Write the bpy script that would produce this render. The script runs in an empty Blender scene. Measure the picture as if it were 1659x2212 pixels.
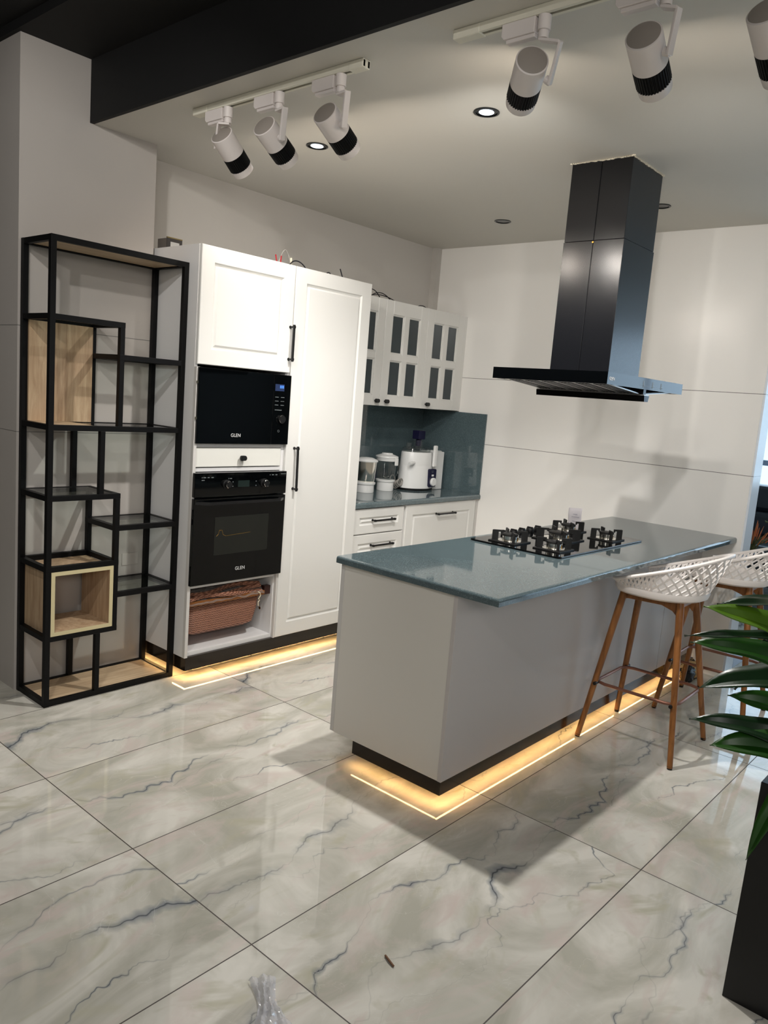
import bpy, bmesh, math, random
from mathutils import Vector, Matrix, Euler, noise
random.seed(7)
PI = math.pi
S = bpy.context.scene
COL = S.collection
# ---------------------------------------------------------------- camera
cam = bpy.data.cameras.new('camera'); camo = bpy.data.objects.new('camera', cam); COL.objects.link(camo)
cam.sensor_fit = 'VERTICAL'; cam.sensor_height = 36.0; cam.lens = 1681.8 * 36 / 2212
cam.clip_start = 0.05; cam.clip_end = 100
camo.location = (-4.8429, -3.8426, 1.5280); camo.rotation_euler = (1.4235, -0.0794, -0.8489)
S.camera = camo
# ---------------------------------------------------------------- world + lights + exposure
w = bpy.data.worlds.new('world'); S.world = w; w.use_nodes = True
w.node_tree.nodes['Background'].inputs[0].default_value = (0.60, 0.82, 1.0, 1)
w.node_tree.nodes['Background'].inputs[1].default_value = 1.15
S.view_settings.view_transform = 'Standard'; S.view_settings.look = 'None'
S.view_settings.gamma = 1; S.view_settings.use_curve_mapping = False
S.view_settings.exposure = 0.68

def light(kind, name, loc, energy, color, aim=None, **kw):
    l = bpy.data.lights.new(name, kind); l.energy = energy; l.color = color
    for k, v in kw.items(): setattr(l, k, v)
    o = bpy.data.objects.new(name, l); COL.objects.link(o); o.location = loc
    if aim is not None:
        o.rotation_euler = Vector(aim).normalized().to_track_quat('-Z', 'Y').to_euler()
    return o
DAY = (0.62, 0.80, 1.0); NEUT = (1.0, 0.972, 0.935)
light('AREA', 'window_daylight', (4.35, -3.0, 1.45), 42, DAY, (-1, 0, 0), shape='RECTANGLE', size=7.6, size_y=2.2)
light('AREA', 'showroom_fill_light', (-3.2, -6.6, 2.85), 40, (1.0, 0.965, 0.925), (0, .75, -1), shape='RECTANGLE', size=5.0, size_y=1.2)  # unseen fill lamp added overhead for neutral ambient light
# other lamps of the showroom, behind the viewer
light('SPOT', 'showroom_lamp', (-4.35, -2.1, 2.85), 38, NEUT, (1.25, 1.75, -1.45), spot_size=1.5, spot_blend=0.6, shadow_soft_size=0.03)
light('SPOT', 'showroom_lamp', (-5.6, -3.2, 2.85), 44, NEUT, (2.6, 2.3, -1.3), spot_size=1.3, spot_blend=0.6, shadow_soft_size=0.03)
light('POINT', 'showroom_lamp', (-6.0, -5.2, 2.4), 62, NEUT, None, shadow_soft_size=0.35)

# ---------------------------------------------------------------- materials
def nmat(name):
    m = bpy.data.materials.new(name); m.use_nodes = True
    nt = m.node_tree; b = nt.nodes['Principled BSDF']
    return m, nt, b
def sr(c):  # srgb 0-255 to linear
    return tuple(((x / 255) / 12.92 if x / 255 <= .04045 else ((x / 255 + .055) / 1.055) ** 2.4) for x in c) + (1,)
def mat(name, c, rough=0.5, metal=0.0, spec=0.5, coat=0.0, emit=None, es=0.0, noise_amt=0.0, nscale=20, alpha=1, trans=0.0, ior=1.45, bump=0.0, bscale=200):
    m, nt, b = nmat(name)
    b.inputs['Base Color'].default_value = sr(c); b.inputs['Roughness'].default_value = rough
    b.inputs['Metallic'].default_value = metal; b.inputs['Specular IOR Level'].default_value = spec
    b.inputs['Coat Weight'].default_value = coat; b.inputs['IOR'].default_value = ior
    b.inputs['Transmission Weight'].default_value = trans
    if emit: b.inputs['Emission Color'].default_value = sr(emit); b.inputs['Emission Strength'].default_value = es
    tc = nt.nodes.new('ShaderNodeTexCoord')
    if noise_amt:
        n = nt.nodes.new('ShaderNodeTexNoise'); n.inputs['Scale'].default_value = nscale; n.inputs['Detail'].default_value = 4
        nt.links.new(tc.outputs['Object'], n.inputs['Vector'])
        mx = nt.nodes.new('ShaderNodeMix'); mx.data_type = 'RGBA'
        c1 = sr(c); mx.inputs[6].default_value = tuple(v * (1 - noise_amt) for v in c1[:3]) + (1,)
        mx.inputs[7].default_value = tuple(min(1, v * (1 + noise_amt)) for v in c1[:3]) + (1,)
        nt.links.new(n.outputs[0], mx.inputs[0]); nt.links.new(mx.outputs[2], b.inputs['Base Color'])
    if bump:
        n2 = nt.nodes.new('ShaderNodeTexNoise'); n2.inputs['Scale'].default_value = bscale; n2.inputs['Detail'].default_value = 3
        nt.links.new(tc.outputs['Object'], n2.inputs['Vector'])
        bp = nt.nodes.new('ShaderNodeBump'); bp.inputs['Strength'].default_value = bump; bp.inputs['Distance'].default_value = 0.002
        nt.links.new(n2.outputs[0], bp.inputs['Height']); nt.links.new(bp.outputs[0], b.inputs['Normal'])
    return m
def N(nt, op, a=None, b=None, c=None, clamp=False):
    n = nt.nodes.new('ShaderNodeMath'); n.operation = op; n.use_clamp = clamp
    for i, v in enumerate((a, b, c)):
        if v is None: continue
        if isinstance(v, (int, float)): n.inputs[i].default_value = v
        else: nt.links.new(v, n.inputs[i])
    return n.outputs[0]
def glassmat(name, tint, f0=0.04, rough=0.02, haze=0.0, hazecol=(.8, .8, .82)):
    m = bpy.data.materials.new(name); m.use_nodes = True; nt = m.node_tree
    for n in list(nt.nodes): nt.nodes.remove(n)
    out = nt.nodes.new('ShaderNodeOutputMaterial'); mix = nt.nodes.new('ShaderNodeMixShader')
    tr = nt.nodes.new('ShaderNodeBsdfTransparent'); gl = nt.nodes.new('ShaderNodeBsdfGlossy'); lw = nt.nodes.new('ShaderNodeLayerWeight')
    tr.inputs[0].default_value = tint + (1,); gl.inputs['Roughness'].default_value = rough; lw.inputs['Blend'].default_value = 0.5
    f = N(nt, 'MULTIPLY_ADD', N(nt, 'POWER', lw.outputs['Facing'], 4.0), 1 - f0 - .25, f0)
    base = tr.outputs[0]
    if haze:
        df = nt.nodes.new('ShaderNodeBsdfDiffuse'); df.inputs[0].default_value = hazecol + (1,); m2 = nt.nodes.new('ShaderNodeMixShader'); m2.inputs[0].default_value = haze
        nt.links.new(tr.outputs[0], m2.inputs[1]); nt.links.new(df.outputs[0], m2.inputs[2]); base = m2.outputs[0]
    nt.links.new(f, mix.inputs[0]); nt.links.new(base, mix.inputs[1]); nt.links.new(gl.outputs[0], mix.inputs[2])
    nt.links.new(mix.outputs[0], out.inputs[0]); return m
def wood(name, c1, c2, rough=0.5, axis='Z', scale=1.0, bands=38):
    m, nt, b = nmat(name); b.inputs['Roughness'].default_value = rough
    tc = nt.nodes.new('ShaderNodeTexCoord'); mp = nt.nodes.new('ShaderNodeMapping')
    sc = {'X': (1.2, 14, 14), 'Y': (14, 1.2, 14), 'Z': (14, 14, 1.2)}[axis]
    mp.inputs['Scale'].default_value = tuple(s * scale for s in sc)
    n = nt.nodes.new('ShaderNodeTexNoise'); n.inputs['Scale'].default_value = 3.2; n.inputs['Detail'].default_value = 8; n.inputs['Distortion'].default_value = 0.6
    n.inputs['Roughness'].default_value = 0.62
    r = nt.nodes.new('ShaderNodeValToRGB'); r.color_ramp.elements[0].position = .34; r.color_ramp.elements[1].position = .66
    r.color_ramp.elements[0].color = sr(c1); r.color_ramp.elements[1].color = sr(c2)
    nt.links.new(tc.outputs['Object'], mp.inputs[0]); nt.links.new(mp.outputs[0], n.inputs['Vector'])
    nt.links.new(n.outputs[0], r.inputs[0]); nt.links.new(r.outputs[0], b.inputs['Base Color'])
    return m

def mixc(nt, f, a, b):
    mx = nt.nodes.new('ShaderNodeMix'); mx.data_type = 'RGBA'
    for i, v in ((0, f), (6, a), (7, b)):
        if isinstance(v, (tuple, float, int)): mx.inputs[i].default_value = v
        else: nt.links.new(v, mx.inputs[i])
    return mx.outputs[2]

TA, TP, TB, TQ = -3.5351, 1.2, -1.1404, 0.6108     # tile grid on the floor
def floor_material():
    m, nt, b = nmat('polished marble tile')
    g = nt.nodes.new('ShaderNodeNewGeometry'); sp = nt.nodes.new('ShaderNodeSeparateXYZ')
    nt.links.new(g.outputs['Position'], sp.inputs[0])
    u = N(nt, 'DIVIDE', N(nt, 'SUBTRACT', sp.outputs[0], TA), TP)
    v = N(nt, 'DIVIDE', N(nt, 'SUBTRACT', sp.outputs[1], TB), TQ)
    fu = N(nt, 'FLOOR', u); fv = N(nt, 'FLOOR', v)
    lu = N(nt, 'MULTIPLY', N(nt, 'FRACT', u), TP); lv = N(nt, 'MULTIPLY', N(nt, 'FRACT', v), TQ)
    du = N(nt, 'MINIMUM', lu, N(nt, 'SUBTRACT', TP, lu)); dv = N(nt, 'MINIMUM', lv, N(nt, 'SUBTRACT', TQ, lv))
    grout = N(nt, 'LESS_THAN', N(nt, 'MINIMUM', du, dv), 0.0019)
    # every tile samples its own piece of the stone
    cv = nt.nodes.new('ShaderNodeCombineXYZ'); nt.links.new(fu, cv.inputs[0]); nt.links.new(fv, cv.inputs[1])
    wn = nt.nodes.new('ShaderNodeTexWhiteNoise'); wn.noise_dimensions = '2D'; nt.links.new(cv.outputs[0], wn.inputs['Vector'])
    off = N(nt, 'MULTIPLY', N(nt, 'FLOOR', N(nt, 'MULTIPLY', wn.outputs[0], 5)), 3.7)
    cc = nt.nodes.new('ShaderNodeCombineXYZ'); nt.links.new(lu, cc.inputs[0]); nt.links.new(lv, cc.inputs[1]); nt.links.new(off, cc.inputs[2])
    def noisetex(scale, detail, dist, vec, rough=0.55, sx=1, sy=1, rot=0.0):
        mp = nt.nodes.new('ShaderNodeMapping'); mp.inputs['Scale'].default_value = (sx, sy, 1); mp.inputs['Rotation'].default_value = (0, 0, rot)
        nt.links.new(vec, mp.inputs[0])
        n = nt.nodes.new('ShaderNodeTexNoise'); n.inputs['Scale'].default_value = scale; n.inputs['Detail'].default_value = detail
        n.inputs['Distortion'].default_value = dist; n.inputs['Roughness'].default_value = rough
        nt.links.new(mp.outputs[0], n.inputs['Vector']); return n.outputs[0]
    V = cc.outputs[0]
    n1 = noisetex(2.2, 5, 1.6, V, sx=0.8, sy=1.3, rot=-0.5)
    n2 = noisetex(4.2, 6, 1.8, V, sx=0.6, sy=1.4, rot=-0.45)
    n3 = noisetex(3.1, 3, 2.6, V, sx=0.8, sy=1.2, rot=0.4)
    base = mixc(nt, N(nt, 'MULTIPLY_ADD', N(nt, 'SUBTRACT', n1, 0.5), 3.6, 0.5, clamp=True), sr((184, 181, 168)), sr((226, 222, 212)))
    base = mixc(nt, N(nt, 'MULTIPLY_ADD', N(nt, 'SUBTRACT', n3, 0.55), 6.0, 0.0, clamp=True), base, sr((192, 188, 168)))
    warm = mixc(nt, N(nt, 'MULTIPLY_ADD', N(nt, 'SUBTRACT', n2, 0.52), 5.0, 0.0, clamp=True), base, sr((212, 198, 190)))
    # one long winding grey vein along every tile, with a tangle of branches
    def vein(rowc, amp, sc, w_thin, w_halo, seed, mthr):
        cs = nt.nodes.new('ShaderNodeCombineXYZ'); nt.links.new(N(nt, 'ADD', lu, seed), cs.inputs[0]); nt.links.new(N(nt, 'MULTIPLY', lv, 0.35), cs.inputs[1]); nt.links.new(off, cs.inputs[2])
        nn = nt.nodes.new('ShaderNodeTexNoise'); nn.inputs['Scale'].default_value = sc; nn.inputs['Detail'].default_value = 5; nn.inputs['Roughness'].default_value = .55
        nt.links.new(cs.outputs[0], nn.inputs['Vector'])
        y = N(nt, 'MULTIPLY_ADD', N(nt, 'SUBTRACT', nn.outputs[0], .5), amp, rowc)
        dd = N(nt, 'ABSOLUTE', N(nt, 'SUBTRACT', lv, y))
        ms = noisetex(2.2, 2, 0.3, V, rot=seed); mk = N(nt, 'MULTIPLY_ADD', N(nt, 'SUBTRACT', ms, mthr), 6.0, 0.12, clamp=True)
        th = N(nt, 'MULTIPLY', N(nt, 'SUBTRACT', 1.0, N(nt, 'DIVIDE', dd, w_thin), clamp=True), N(nt, 'MULTIPLY_ADD', mk, 0.75, 0.15))
        rag = noisetex(9, 4, 1.0, V, rot=seed + .3)
        ha = N(nt, 'MULTIPLY', N(nt, 'SUBTRACT', 1.0, N(nt, 'DIVIDE', dd, N(nt, 'MULTIPLY_ADD', rag, w_halo * 2.2, -.3 * w_halo)), clamp=True), N(nt, 'MULTIPLY', mk, 0.85))
        return th, ha
    col = warm
    for args in ((.30, .75, 1.7, .0045, .040, 0.0, .46), (.40, .95, 1.3, .0022, .016, 3.3, .50), (.16, .9, 1.9, .0018, .010, 7.1, .52)):
        th, ha = vein(*args)
        col = mixc(nt, ha, col, sr((118, 126, 134))); col = mixc(nt, th, col, sr((62, 66, 74)))
    # fine white hairlines
    hn = noisetex(2.6, 4, 1.6, V, rot=0.7)
    hd = N(nt, 'MULTIPLY', N(nt, 'SUBTRACT', 1.0, N(nt, 'DIVIDE', N(nt, 'ABSOLUTE', N(nt, 'SUBTRACT', hn, 0.56)), 0.0035), clamp=True), 0.35)
    col = mixc(nt, hd, col, sr((226, 224, 216)))
    col = mixc(nt, grout, col, sr((70, 62, 56)))
    nt.links.new(col, b.inputs['Base Color'])
    nt.links.new(N(nt, 'MULTIPLY_ADD', grout, 0.6, 0.035), b.inputs['Roughness'])
    b.inputs['Specular IOR Level'].default_value = 0.55
    b.inputs['IOR'].default_value = 1.52
    return m
def panel_material(name, c, rough, joints=(1.237, 1.714), vjoint=None):
    m, nt, b = nmat(name)
    g = nt.nodes.new('ShaderNodeNewGeometry'); sp = nt.nodes.new('ShaderNodeSeparateXYZ'); nt.links.new(g.outputs['Position'], sp.inputs[0])
    f = None
    for j in joints:
        k = N(nt, 'LESS_THAN', N(nt, 'ABSOLUTE', N(nt, 'SUBTRACT', sp.outputs[2], j)), 0.0016)
        f = k if f is None else N(nt, 'MAXIMUM', f, k)
    n = nt.nodes.new('ShaderNodeTexNoise'); n.inputs['Scale'].default_value = 1.3; nt.links.new(g.outputs['Position'], n.inputs['Vector'])
    c0 = sr(c); ba = mixc(nt, n.outputs[0], tuple(x * .95 for x in c0[:3]) + (1,), tuple(min(1, x * 1.04) for x in c0[:3]) + (1,))
    nt.links.new(mixc(nt, f, ba, sr((110, 108, 104))), b.inputs['Base Color'])
    b.inputs['Roughness'].default_value = rough
    return m
def quartz(name, c, c2):
    m, nt, b = nmat(name)
    g = nt.nodes.new('ShaderNodeNewGeometry')
    vo = nt.nodes.new('ShaderNodeTexVoronoi'); vo.inputs['Scale'].default_value = 420; nt.links.new(g.outputs['Position'], vo.inputs['Vector'])
    n = nt.nodes.new('ShaderNodeTexNoise'); n.inputs['Scale'].default_value = 9; n.inputs['Detail'].default_value = 6; nt.links.new(g.outputs['Position'], n.inputs['Vector'])
    sp = nt.nodes.new('ShaderNodeSeparateColor'); nt.links.new(vo.outputs['Color'], sp.inputs[0])
    f = N(nt, 'MULTIPLY', N(nt, 'GREATER_THAN', sp.outputs[0], 0.86), 0.55)
    c0 = sr(c); ba = mixc(nt, n.outputs[0], tuple(x * .85 for x in c0[:3]) + (1,), tuple(x * 1.15 for x in c0[:3]) + (1,))
    nt.links.new(mixc(nt, f, ba, sr(c2)), b.inputs['Base Color'])
    b.inputs['Roughness'].default_value = 0.045; b.inputs['IOR'].default_value = 1.68
    return m
def rattan_mat():
    m, nt, b = nmat('woven rattan')
    tc = nt.nodes.new('ShaderNodeTexCoord'); sp = nt.nodes.new('ShaderNodeSeparateXYZ'); nt.links.new(tc.outputs['Object'], sp.inputs[0])
    a = N(nt, 'ADD', sp.outputs[0], sp.outputs[1])
    col_i = N(nt, 'FLOOR', N(nt, 'MULTIPLY', a, 62)); ph = N(nt, 'MULTIPLY', N(nt, 'MODULO', col_i, 2), PI)
    wv = N(nt, 'SINE', N(nt, 'ADD', N(nt, 'MULTIPLY', sp.outputs[2], 620), ph))
    f = N(nt, 'MULTIPLY_ADD', wv, 0.5, 0.5)
    nt.links.new(mixc(nt, f, sr((92, 50, 34)), sr((186, 132, 106))), b.inputs['Base Color'])
    bp = nt.nodes.new('ShaderNodeBump'); bp.inputs['Distance'].default_value = .004; nt.links.new(f, bp.inputs['Height']); nt.links.new(bp.outputs[0], b.inputs['Normal'])
    b.inputs['Roughness'].default_value = 0.55
    return m
def leaf_mat(name, c1, c2):
    m, nt, b = nmat(name)
    tc = nt.nodes.new('ShaderNodeTexCoord'); wv = nt.nodes.new('ShaderNodeTexNoise'); wv.inputs['Scale'].default_value = 9
    nt.links.new(tc.outputs['Object'], wv.inputs['Vector'])
    nt.links.new(mixc(nt, wv.outputs[0], sr(c1), sr(c2)), b.inputs['Base Color']); b.inputs['Roughness'].default_value = 0.32
    return m

M = dict(
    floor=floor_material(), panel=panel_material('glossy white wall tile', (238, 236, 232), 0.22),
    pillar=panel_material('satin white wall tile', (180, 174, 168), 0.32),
    plaster=mat('painted plaster', (190, 186, 180), 0.7, bump=.1, bscale=60), ceil=mat('matt white ceiling paint', (206, 203, 195), 0.65),
    blackpaint=mat('matt black paint', (12, 12, 13), 0.75, noise_amt=.2), room=mat('grey showroom wall', (120, 118, 114), 0.7),
    black=mat('black powder coated steel', (6, 6, 7), 0.5, spec=.25), blackgl=mat('black glass', (3, 4, 5), 0.05), blackmet=mat('black satin metal', (12, 13, 16), 0.21, spec=.55, bump=.05, bscale=30),
    blackplastic=mat('black plastic', (16, 16, 17), 0.4), plinth=mat('dark brown gloss plinth', (34, 27, 20), 0.16, noise_amt=.2, nscale=30),
    oak=wood('light oak veneer vertical', (160, 130, 100), (194, 168, 136), .45, 'Z'), oakx=wood('light oak veneer', (180, 152, 120), (210, 186, 152), .42, 'X'),
    oakedge=mat('pale oak edge band', (200, 188, 148), .5), legwood=wood('brown wood print', (112, 70, 34), (158, 104, 56), .36, 'Z', .8), copper=mat('coppery brown tube', (142, 98, 82), .3, metal=.5),
    white=mat('white lacquer', (222, 221, 217), 0.3), carcass=mat('white melamine', (226, 225, 224), 0.38), drawer=mat('white drawer front', (228, 227, 220), .35),
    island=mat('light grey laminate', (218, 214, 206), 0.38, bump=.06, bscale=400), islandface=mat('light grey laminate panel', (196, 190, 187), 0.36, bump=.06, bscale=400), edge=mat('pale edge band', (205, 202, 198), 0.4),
    quartz=quartz('grey green quartz', (84, 98, 102), (126, 142, 146)), splash=quartz('teal grey quartz', (80, 95, 99), (112, 130, 135)),
    smoky=mat('smoked cabinet glass', (50, 60, 64), 0.12), glass=glassmat('clear shelf glass', (.86, .91, .89)), winglass=glassmat('window glass', (.95, .98, 1.0)),
    jar=glassmat('clear jar plastic', (.86, .88, .87), f0=.06, rough=.05, haze=.02), plastic=mat('white appliance plastic', (232, 232, 230), 0.3), fitting=mat('white lamp housing', (222, 214, 210), 0.42), track=mat('cream white track', (224, 220, 204), .45),
    capgrey=mat('grey lamp end cap', (150, 142, 134), .5), steel=mat('polished steel', (235, 232, 224), 0.16, metal=1), brushed=mat('brushed steel', (150, 146, 132), 0.28, metal=1), chrome=mat('chrome', (220, 220, 220), 0.08, metal=1),
    brass=mat('brass', (190, 150, 70), .25, metal=1), cast=mat('black cast iron', (22, 22, 22), .5), ledge=mat('LED strip tape', (255, 210, 150), .5, emit=(255, 202, 128), es=17.0), lens=mat('lit lamp lens', (255, 255, 255), .3, emit=(225, 240, 255), es=5.0), spotlens=mat('lit spotlight lens', (255, 255, 255), .3, emit=(255, 240, 222), es=62.0),
    reflector=mat('dark lamp reflector', (40, 42, 44), .25, metal=.6), navy=mat('dark navy plastic', (22, 20, 52), .3), paper=mat('white paper', (238, 234, 240), .8), ink=mat('faint blue ink', (120, 120, 150), .8),
    logo=mat('silver lettering', (205, 205, 205), .35), dimlogo=mat('dim grey lettering', (110, 116, 118), .4), display=mat('dark display', (30, 40, 38), .1), bluedisp=mat('blue grey display', (40, 52, 84), .15), digits=mat('lit blue digits', (60, 110, 200), .4, emit=(70, 120, 230), es=.7),
    ovenwin=mat('brown grey oven window', (28, 30, 27), .08), rattan=rattan_mat(), rattanwood=wood('varnished wood rail', (112, 66, 26), (150, 94, 44), .35, 'X'), bag=glassmat('thin clear film', (.9, .9, .9), f0=.12, rough=.2, haze=.18, hazecol=(.62, .60, .58)), cord=mat('cream cord', (220, 208, 180), .7),
    seat=mat('off white moulded plastic', (232, 226, 222), .34), leather=mat('black navy leather', (16, 22, 32), .34, bump=.2, bscale=25), leatherlt=mat('charcoal leather', (40, 44, 48), .36, bump=.2, bscale=25),
    planter=mat('black stone planter', (13, 13, 15), .35, noise_amt=.5, nscale=14), soil=mat('dark soil', (40, 30, 22), .95), leafd=leaf_mat('dark green leaf', (10, 34, 14), (22, 56, 22)), leafb=leaf_mat('bright green leaf', (62, 104, 14), (96, 132, 30)), leafm=leaf_mat('mid green leaf', (24, 66, 20), (44, 88, 22)),
    cane=mat('brown cane', (96, 84, 50), .7), grasso=mat('orange grass', (196, 110, 62), .6), grassg=mat('olive grass', (92, 92, 52), .6), cable=mat('black cable', (18, 18, 26), .5), red=mat('red cable sleeve', (150, 20, 30), .5), greycable=mat('grey cable', (150, 146, 140), .5),
    boxdark=mat('dark grey carton', (52, 48, 46), .7), boxgrey=mat('grey carton side', (104, 98, 92), .7), yellow=mat('ochre carton edge', (120, 104, 60), .7), boxlabel=mat('pale carton label', (176, 174, 170), .7), crate=mat('pale blue carton', (206, 220, 240), .5), silver=mat('silver filter metal', (180, 178, 176), .35, metal=.8),
    twig=mat('brown twig', (120, 88, 66), .8), chip=mat('white filler', (224, 216, 196), .8), leopard=None, alu=mat('silver window frame', (150, 168, 196), .4, metal=.3), outlet=mat('pale wall plate', (181, 175, 169), .35), wallend=panel_material('white tile edge', (222, 228, 236), .2, (1.237, 1.714)))
def leopard():
    m, nt, b = nmat('leopard print fabric')
    tc = nt.nodes.new('ShaderNodeTexCoord'); vo = nt.nodes.new('ShaderNodeTexVoronoi'); vo.inputs['Scale'].default_value = 34
    nt.links.new(tc.outputs['Object'], vo.inputs['Vector'])
    r = nt.nodes.new('ShaderNodeValToRGB'); r.color_ramp.elements[0].color = sr((20, 16, 12)); r.color_ramp.elements[1].color = sr((196, 160, 104)); r.color_ramp.elements[0].position = .28; r.color_ramp.elements[1].position = .42
    nt.links.new(vo.outputs[0], r.inputs[0]); nt.links.new(r.outputs[0], b.inputs['Base Color']); b.inputs['Roughness'].default_value = .6
    return m
M['leopard'] = leopard(); M['baffle'] = mat('dark baffle metal', (52, 52, 54), .3, metal=.8)

# ---------------------------------------------------------------- mesh helpers
class MB:
    def __init__(s): s.bm = bmesh.new()
    def box(s, a, b):
        x0, x1 = sorted((a[0], b[0])); y0, y1 = sorted((a[1], b[1])); z0, z1 = sorted((a[2], b[2]))
        v = [s.bm.verts.new(p) for p in ((x0, y0, z0), (x1, y0, z0), (x1, y1, z0), (x0, y1, z0), (x0, y0, z1), (x1, y0, z1), (x1, y1, z1), (x0, y1, z1))]
        for f in ((0, 3, 2, 1), (4, 5, 6, 7), (0, 1, 5, 4), (1, 2, 6, 5), (2, 3, 7, 6), (3, 0, 4, 7)): s.bm.faces.new([v[i] for i in f])
        return s
    def frame(s, p, d, up=None):
        d = Vector(d).normalized()
        up = Vector(up) if up is not None else (Vector((0, 0, 1)) if abs(d.z) < .9 else Vector((1, 0, 0)))
        x = d.cross(up).normalized(); y = x.cross(d).normalized(); return x, y
    def ring(s, c, x, y, rx, ry, n, ph=0):
        return [s.bm.verts.new(Vector(c) + x * (rx * math.cos(2 * PI * i / n + ph)) + y * (ry * math.sin(2 * PI * i / n + ph))) for i in range(n)]
    def skin(s, rings, cap0=True, cap1=True, closed=True):
        for a, b in zip(rings, rings[1:]):
            n = len(a)
            for i in range(n if closed else n - 1):
                j = (i + 1) % n; s.bm.faces.new((a[i], a[j], b[j], b[i]))
        if cap0: s.bm.faces.new(list(reversed(rings[0])))
        if cap1: s.bm.faces.new(rings[-1])
        return s
    def cyl(s, p0, p1, r0, r1=None, n=20, cap=True):
        r1 = r0 if r1 is None else r1; d = Vector(p1) - Vector(p0); x, y = s.frame(p0, d)
        s.skin([s.ring(p0, x, y, r0, r0, n), s.ring(p1, x, y, r1, r1, n)], cap, cap); return s
    def lathe(s, p0, d, prof, n=28, cap0=True, cap1=True):   # prof: list of (distance along d, radius)
        d = Vector(d).normalized(); x, y = s.frame(p0, d)
        s.skin([s.ring(Vector(p0) + d * t, x, y, max(r, 1e-4), max(r, 1e-4), n) for t, r in prof], cap0, cap1); return s
    def tube(s, pts, r, n=10, cap=True, closed=False):
        pts = [Vector(p) for p in pts]; rings = []; x = None
        for i, p in enumerate(pts):
            if closed: d = (pts[(i + 1) % len(pts)] - pts[i - 1]).normalized()
            else: d = (pts[min(i + 1, len(pts) - 1)] - pts[max(i - 1, 0)]).normalized()
            if x is None: x, y = s.frame(p, d)
            else: x = (x - d * x.dot(d)).normalized(); y = x.cross(d).normalized() * -1
            y = d.cross(x).normalized()
            rr = r[i] if isinstance(r, (list, tuple)) else r
            rings.append([s.bm.verts.new(p + x * (rr * math.cos(2 * PI * k / n)) + y * (rr * math.sin(2 * PI * k / n))) for k in range(n)])
        if closed: rings.append(rings[0]); s.skin(rings, False, False)
        else: s.skin(rings, cap, cap)
        return s
    def strip(s, pts, nrm, wid, th):      # flat bar following pts, width across, thickness along nrm
        rings = []
        for i, p in enumerate(pts):
            p = Vector(p); d = (Vector(pts[min(i + 1, len(pts) - 1)]) - Vector(pts[max(i - 1, 0)])).normalized()
            nn = Vector(nrm[i] if isinstance(nrm, list) else nrm).normalized(); sd = d.cross(nn).normalized()
            rings.append([s.bm.verts.new(p + sd * a * wid / 2 + nn * b * th / 2) for a, b in ((-1, -1), (1, -1), (1, 1), (-1, 1))])
        s.skin(rings); return s
    def prism(s, poly, a, b, axis='z'):   # poly of 2D points extruded
        def P(q, t): return {'z': (q[0], q[1], t), 'y': (q[0], t, q[1]), 'x': (t, q[0], q[1])}[axis]
        A = [s.bm.verts.new(P(q, a)) for q in poly]; B = [s.bm.verts.new(P(q, b)) for q in poly]
        n = len(poly)
        for i in range(n): s.bm.faces.new((A[i], A[(i + 1) % n], B[(i + 1) % n], B[i]))
        s.bm.faces.new(list(reversed(A))); s.bm.faces.new(B); return s
    def build(s, name, m, parent=None, smooth=False, bevel=0, seg=2, **props):
        bmesh.ops.recalc_face_normals(s.bm, faces=s.bm.faces)
        if parent is not None:
            r = parent
            while r.parent: r = r.parent
            bmesh.ops.translate(s.bm, verts=s.bm.verts, vec=-r.location)
        me = bpy.data.meshes.new(name); s.bm.to_mesh(me); s.bm.free()
        for mm in (m if isinstance(m, list) else [m]): me.materials.append(mm)
        if smooth:
            for p in me.polygons: p.use_smooth = True
            try: me.set_sharp_from_angle(angle=math.radians(38))
            except Exception: pass
        o = bpy.data.objects.new(name, me); COL.objects.link(o)
        if parent is not None: o.parent = parent
        else:
            c = sum((Vector(v.co) for v in me.vertices), Vector()) / max(1, len(me.vertices)); zb = min(v.co.z for v in me.vertices)
            L = Vector((c.x, c.y, zb)); me.transform(Matrix.Translation(-L)); o.location = L
        if bevel:
            bv = o.modifiers.new('bevel', 'BEVEL'); bv.width = bevel; bv.segments = seg; bv.limit_method = 'ANGLE'; bv.angle_limit = math.radians(40); bv.harden_normals = False
        for k, v in props.items(): o[k] = v
        return o
def box(a, b): return MB().box(a, b)
def thing(name, loc, label, cat, group=None, rz=0):
    o = bpy.data.objects.new(name, None); COL.objects.link(o); o.location = loc; o.rotation_euler = (0, 0, rz)
    o.empty_display_size = .1; o['label'] = label; o['category'] = cat
    if group: o['group'] = group
    return o
def tag(o, label, cat, group=None):
    o['label'] = label; o['category'] = cat
    if group: o['group'] = group
    return o
def struct(o): o['kind'] = 'structure'; return o
def text_mesh(name, body, size, origin, right, up, m, parent, depth=.0006, align='CENTER', label=None):
    cu = bpy.data.curves.new(name, 'FONT'); cu.body = body; cu.size = size; cu.extrude = depth; cu.align_x = align; cu.align_y = 'CENTER'
    cu.space_character = 1.02
    t = bpy.data.objects.new('tmp', cu); COL.objects.link(t)
    dg = bpy.context.evaluated_depsgraph_get(); me = bpy.data.meshes.new_from_object(t.evaluated_get(dg)); me.name = name
    bpy.data.objects.remove(t); bpy.data.curves.remove(cu)
    r = Vector(right).normalized(); u = Vector(up).normalized(); n = r.cross(u)
    mt = Matrix(((r.x, u.x, n.x, origin[0]), (r.y, u.y, n.y, origin[1]), (r.z, u.z, n.z, origin[2]), (0, 0, 0, 1)))
    root = parent
    while root.parent: root = root.parent
    me.transform(Matrix.Translation(-root.location) @ mt)
    me.materials.clear(); me.materials.append(m)
    o = bpy.data.objects.new(name, me); COL.objects.link(o); o.parent = parent
    if label: o['label'] = label
    return o
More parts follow.
